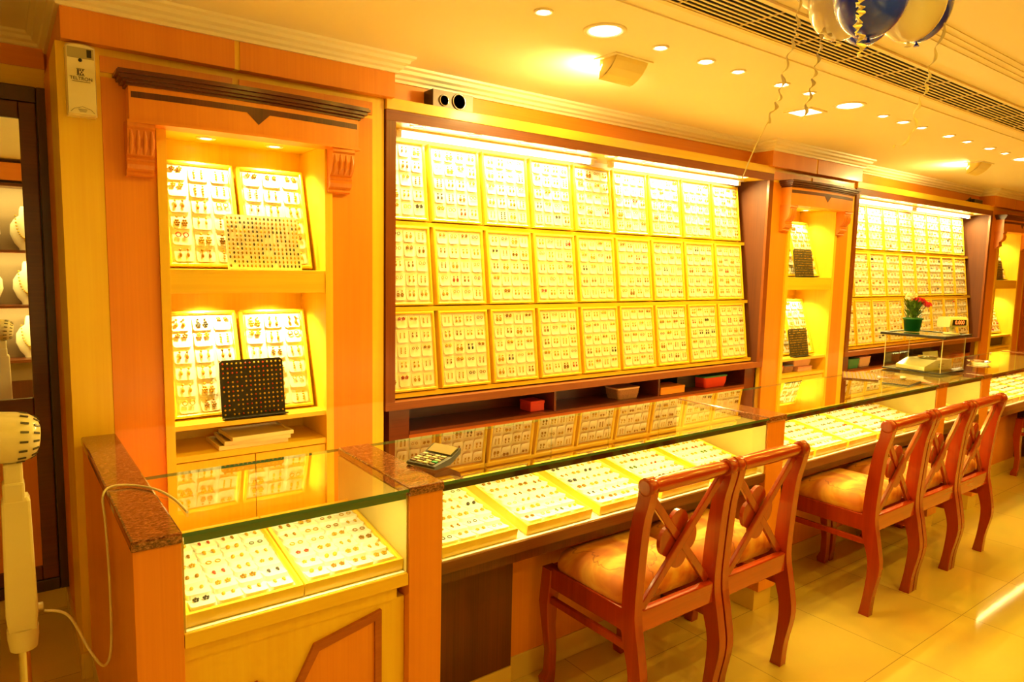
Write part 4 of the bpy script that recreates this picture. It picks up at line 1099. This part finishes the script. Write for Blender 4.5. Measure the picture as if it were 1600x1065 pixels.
for i, (u, v, d, r, mat, lb) in enumerate(BL):
    c = at(u, v, d); R_ = r*d/1076.8
    t = thing('balloon', lb, 'balloon', c, group='blue and white balloons floating at the ceiling')
    prof = []
    for k in range(21):
        a = PI*k/20; rr = R_*math.sin(a); z = -R_*math.cos(a)*(1.18 if k < 10 else 1.02); prof.append((max(rr*(1-.08*(1-k/20)), .002), z))
    loc_obj('skin', MB().lathe(prof, n=36), mat, t)
    loc_obj('knot', MB().lathe([(.009, -R_*1.18-.012), (.003, -R_*1.18-.003), (.004, -R_*1.18+.004)], n=10), mat, t)
    if i in RB:
        pts, wd, amp, cyc = RB[i]
        P = smooth(([] if i == 1 else [c+Vector((0, 0, -R_*1.18))])+[at(a, b_, d*(.93 if i == 1 else .985)) for a, b_ in pts], 22)
        m = MB(); n = len(P); prev = None; vs = []; fs = []
        for k, p in enumerate(P):
            tt = (P[min(k+1, n-1)]-P[max(k-1, 0)]).normalized(); a = k/n*2*PI*cyc
            straight = (i == 5 and k > n*.78)
            s1 = tt.cross(fw).normalized(); s2 = tt.cross(s1).normalized()
            am = amp if not straight else 0
            q = p+s1*am*math.sin(a)+s2*am*math.cos(a)
            wv = (s1*math.cos(a*.5)+s2*math.sin(a*.5)+tt*.4).normalized() if not straight else (s1*.6+s2*.3)
            wl = wd*.5*(1 if not straight else .45)
            vs += [q-c-wv*wl, q-c+wv*wl]
            if k: fs.append((2*k-2, 2*k-1, 2*k+1, 2*k))
        m.add(vs, fs, 0, True); o = loc_obj('ribbon', m, 'ribbon_cream', t, label='curled cream ribbon'); md = o.modifiers.new('s', 'SOLIDIFY'); md.thickness = .0006

# ------------------------------------------------------------ opposite wall, seen in the mirror: necklace busts on shelves
t = thing('necklace_shelf_unit', 'dark wood wall shelves carrying lit necklace busts, seen in the mirror', 'shelving', (.3, -1.4, .4))
m = MB()
for z in (.55, 1.10, 1.65, 2.30): m.box(-1.3, 2.6, -1.53, -1.25, z-.03, z)
obj('shelf', m, 'dark_veneer_x', t); obj('back_panel', MB().box(-1.3, 2.6, -1.545, -1.53, .3, 2.33), 'shelf_back', t)
obj('top_band', MB().box(-1.3, 2.6, -1.54, -1.27, 2.33, 2.50), 'veneer_x', t)
def bust():
    t = thing('necklace_bust', 'x', 'necklace bust')
    R = []
    for z, w_, d_ in ((0, .05, .03), (.02, .055, .03), (.06, .085, .035), (.14, .115, .04), (.22, .11, .04), (.27, .08, .035), (.30, .045, .03), (.36, .04, .028), (.38, .03, .02)):
        R.append([(w_*math.cos(2*PI*k/20), -.12*(.5-z)+d_*math.sin(2*PI*k/20), z) for k in range(20)])
    loc_obj('bust_form', MB().rings(R), 'bust_velvet', t)
    P = []
    for k in range(21):
        a = -PI*.05+PI*1.1*k/20; P.append((.07*math.cos(a+PI) if True else 0, .0, .27-.17*math.sin(a)))
    m = MB()
    for p in P: m.ball((p[0], -.12*(.5-p[2])+.043, p[2]), .008, 6, 4)
    m.ball((0, .0, .085), .015, 8, 5); loc_obj('necklace', m, 'earring_gold', t)
    return t
b0 = bust(); k = 0
for z in (.551, 1.101, 1.651):
    for x in (-.42, -.08, .26, .62, .98):
        o = b0 if k == 0 else dup(b0); k += 1
        o.location = (x, -1.37, z); o.scale = (1.15, 1.15, 1.15); o['group'] = 'necklace busts on the opposite wall shelves'
        o['label'] = 'lit cream necklace bust in the mirror, %s shelf, %s from its left end' % ({.551: 'lower', 1.101: 'middle', 1.651: 'upper'}[z], ORD[4-(-.42, -.08, .26, .62, .98).index(x)])
for z in (1.05, 1.60, 2.24): lamp('AREA', (.3, -1.22, z), 7, TUBE, rot=(math.radians(-40), 0, 0), size=1.5, sy=.06)

for o_ in list(bpy.data.objects):
    if o_.get('label') == 'x': print('UNLABELLED', o_.name)
for o_ in bpy.data.objects:
    if 'depth' in o_: del o_['depth']
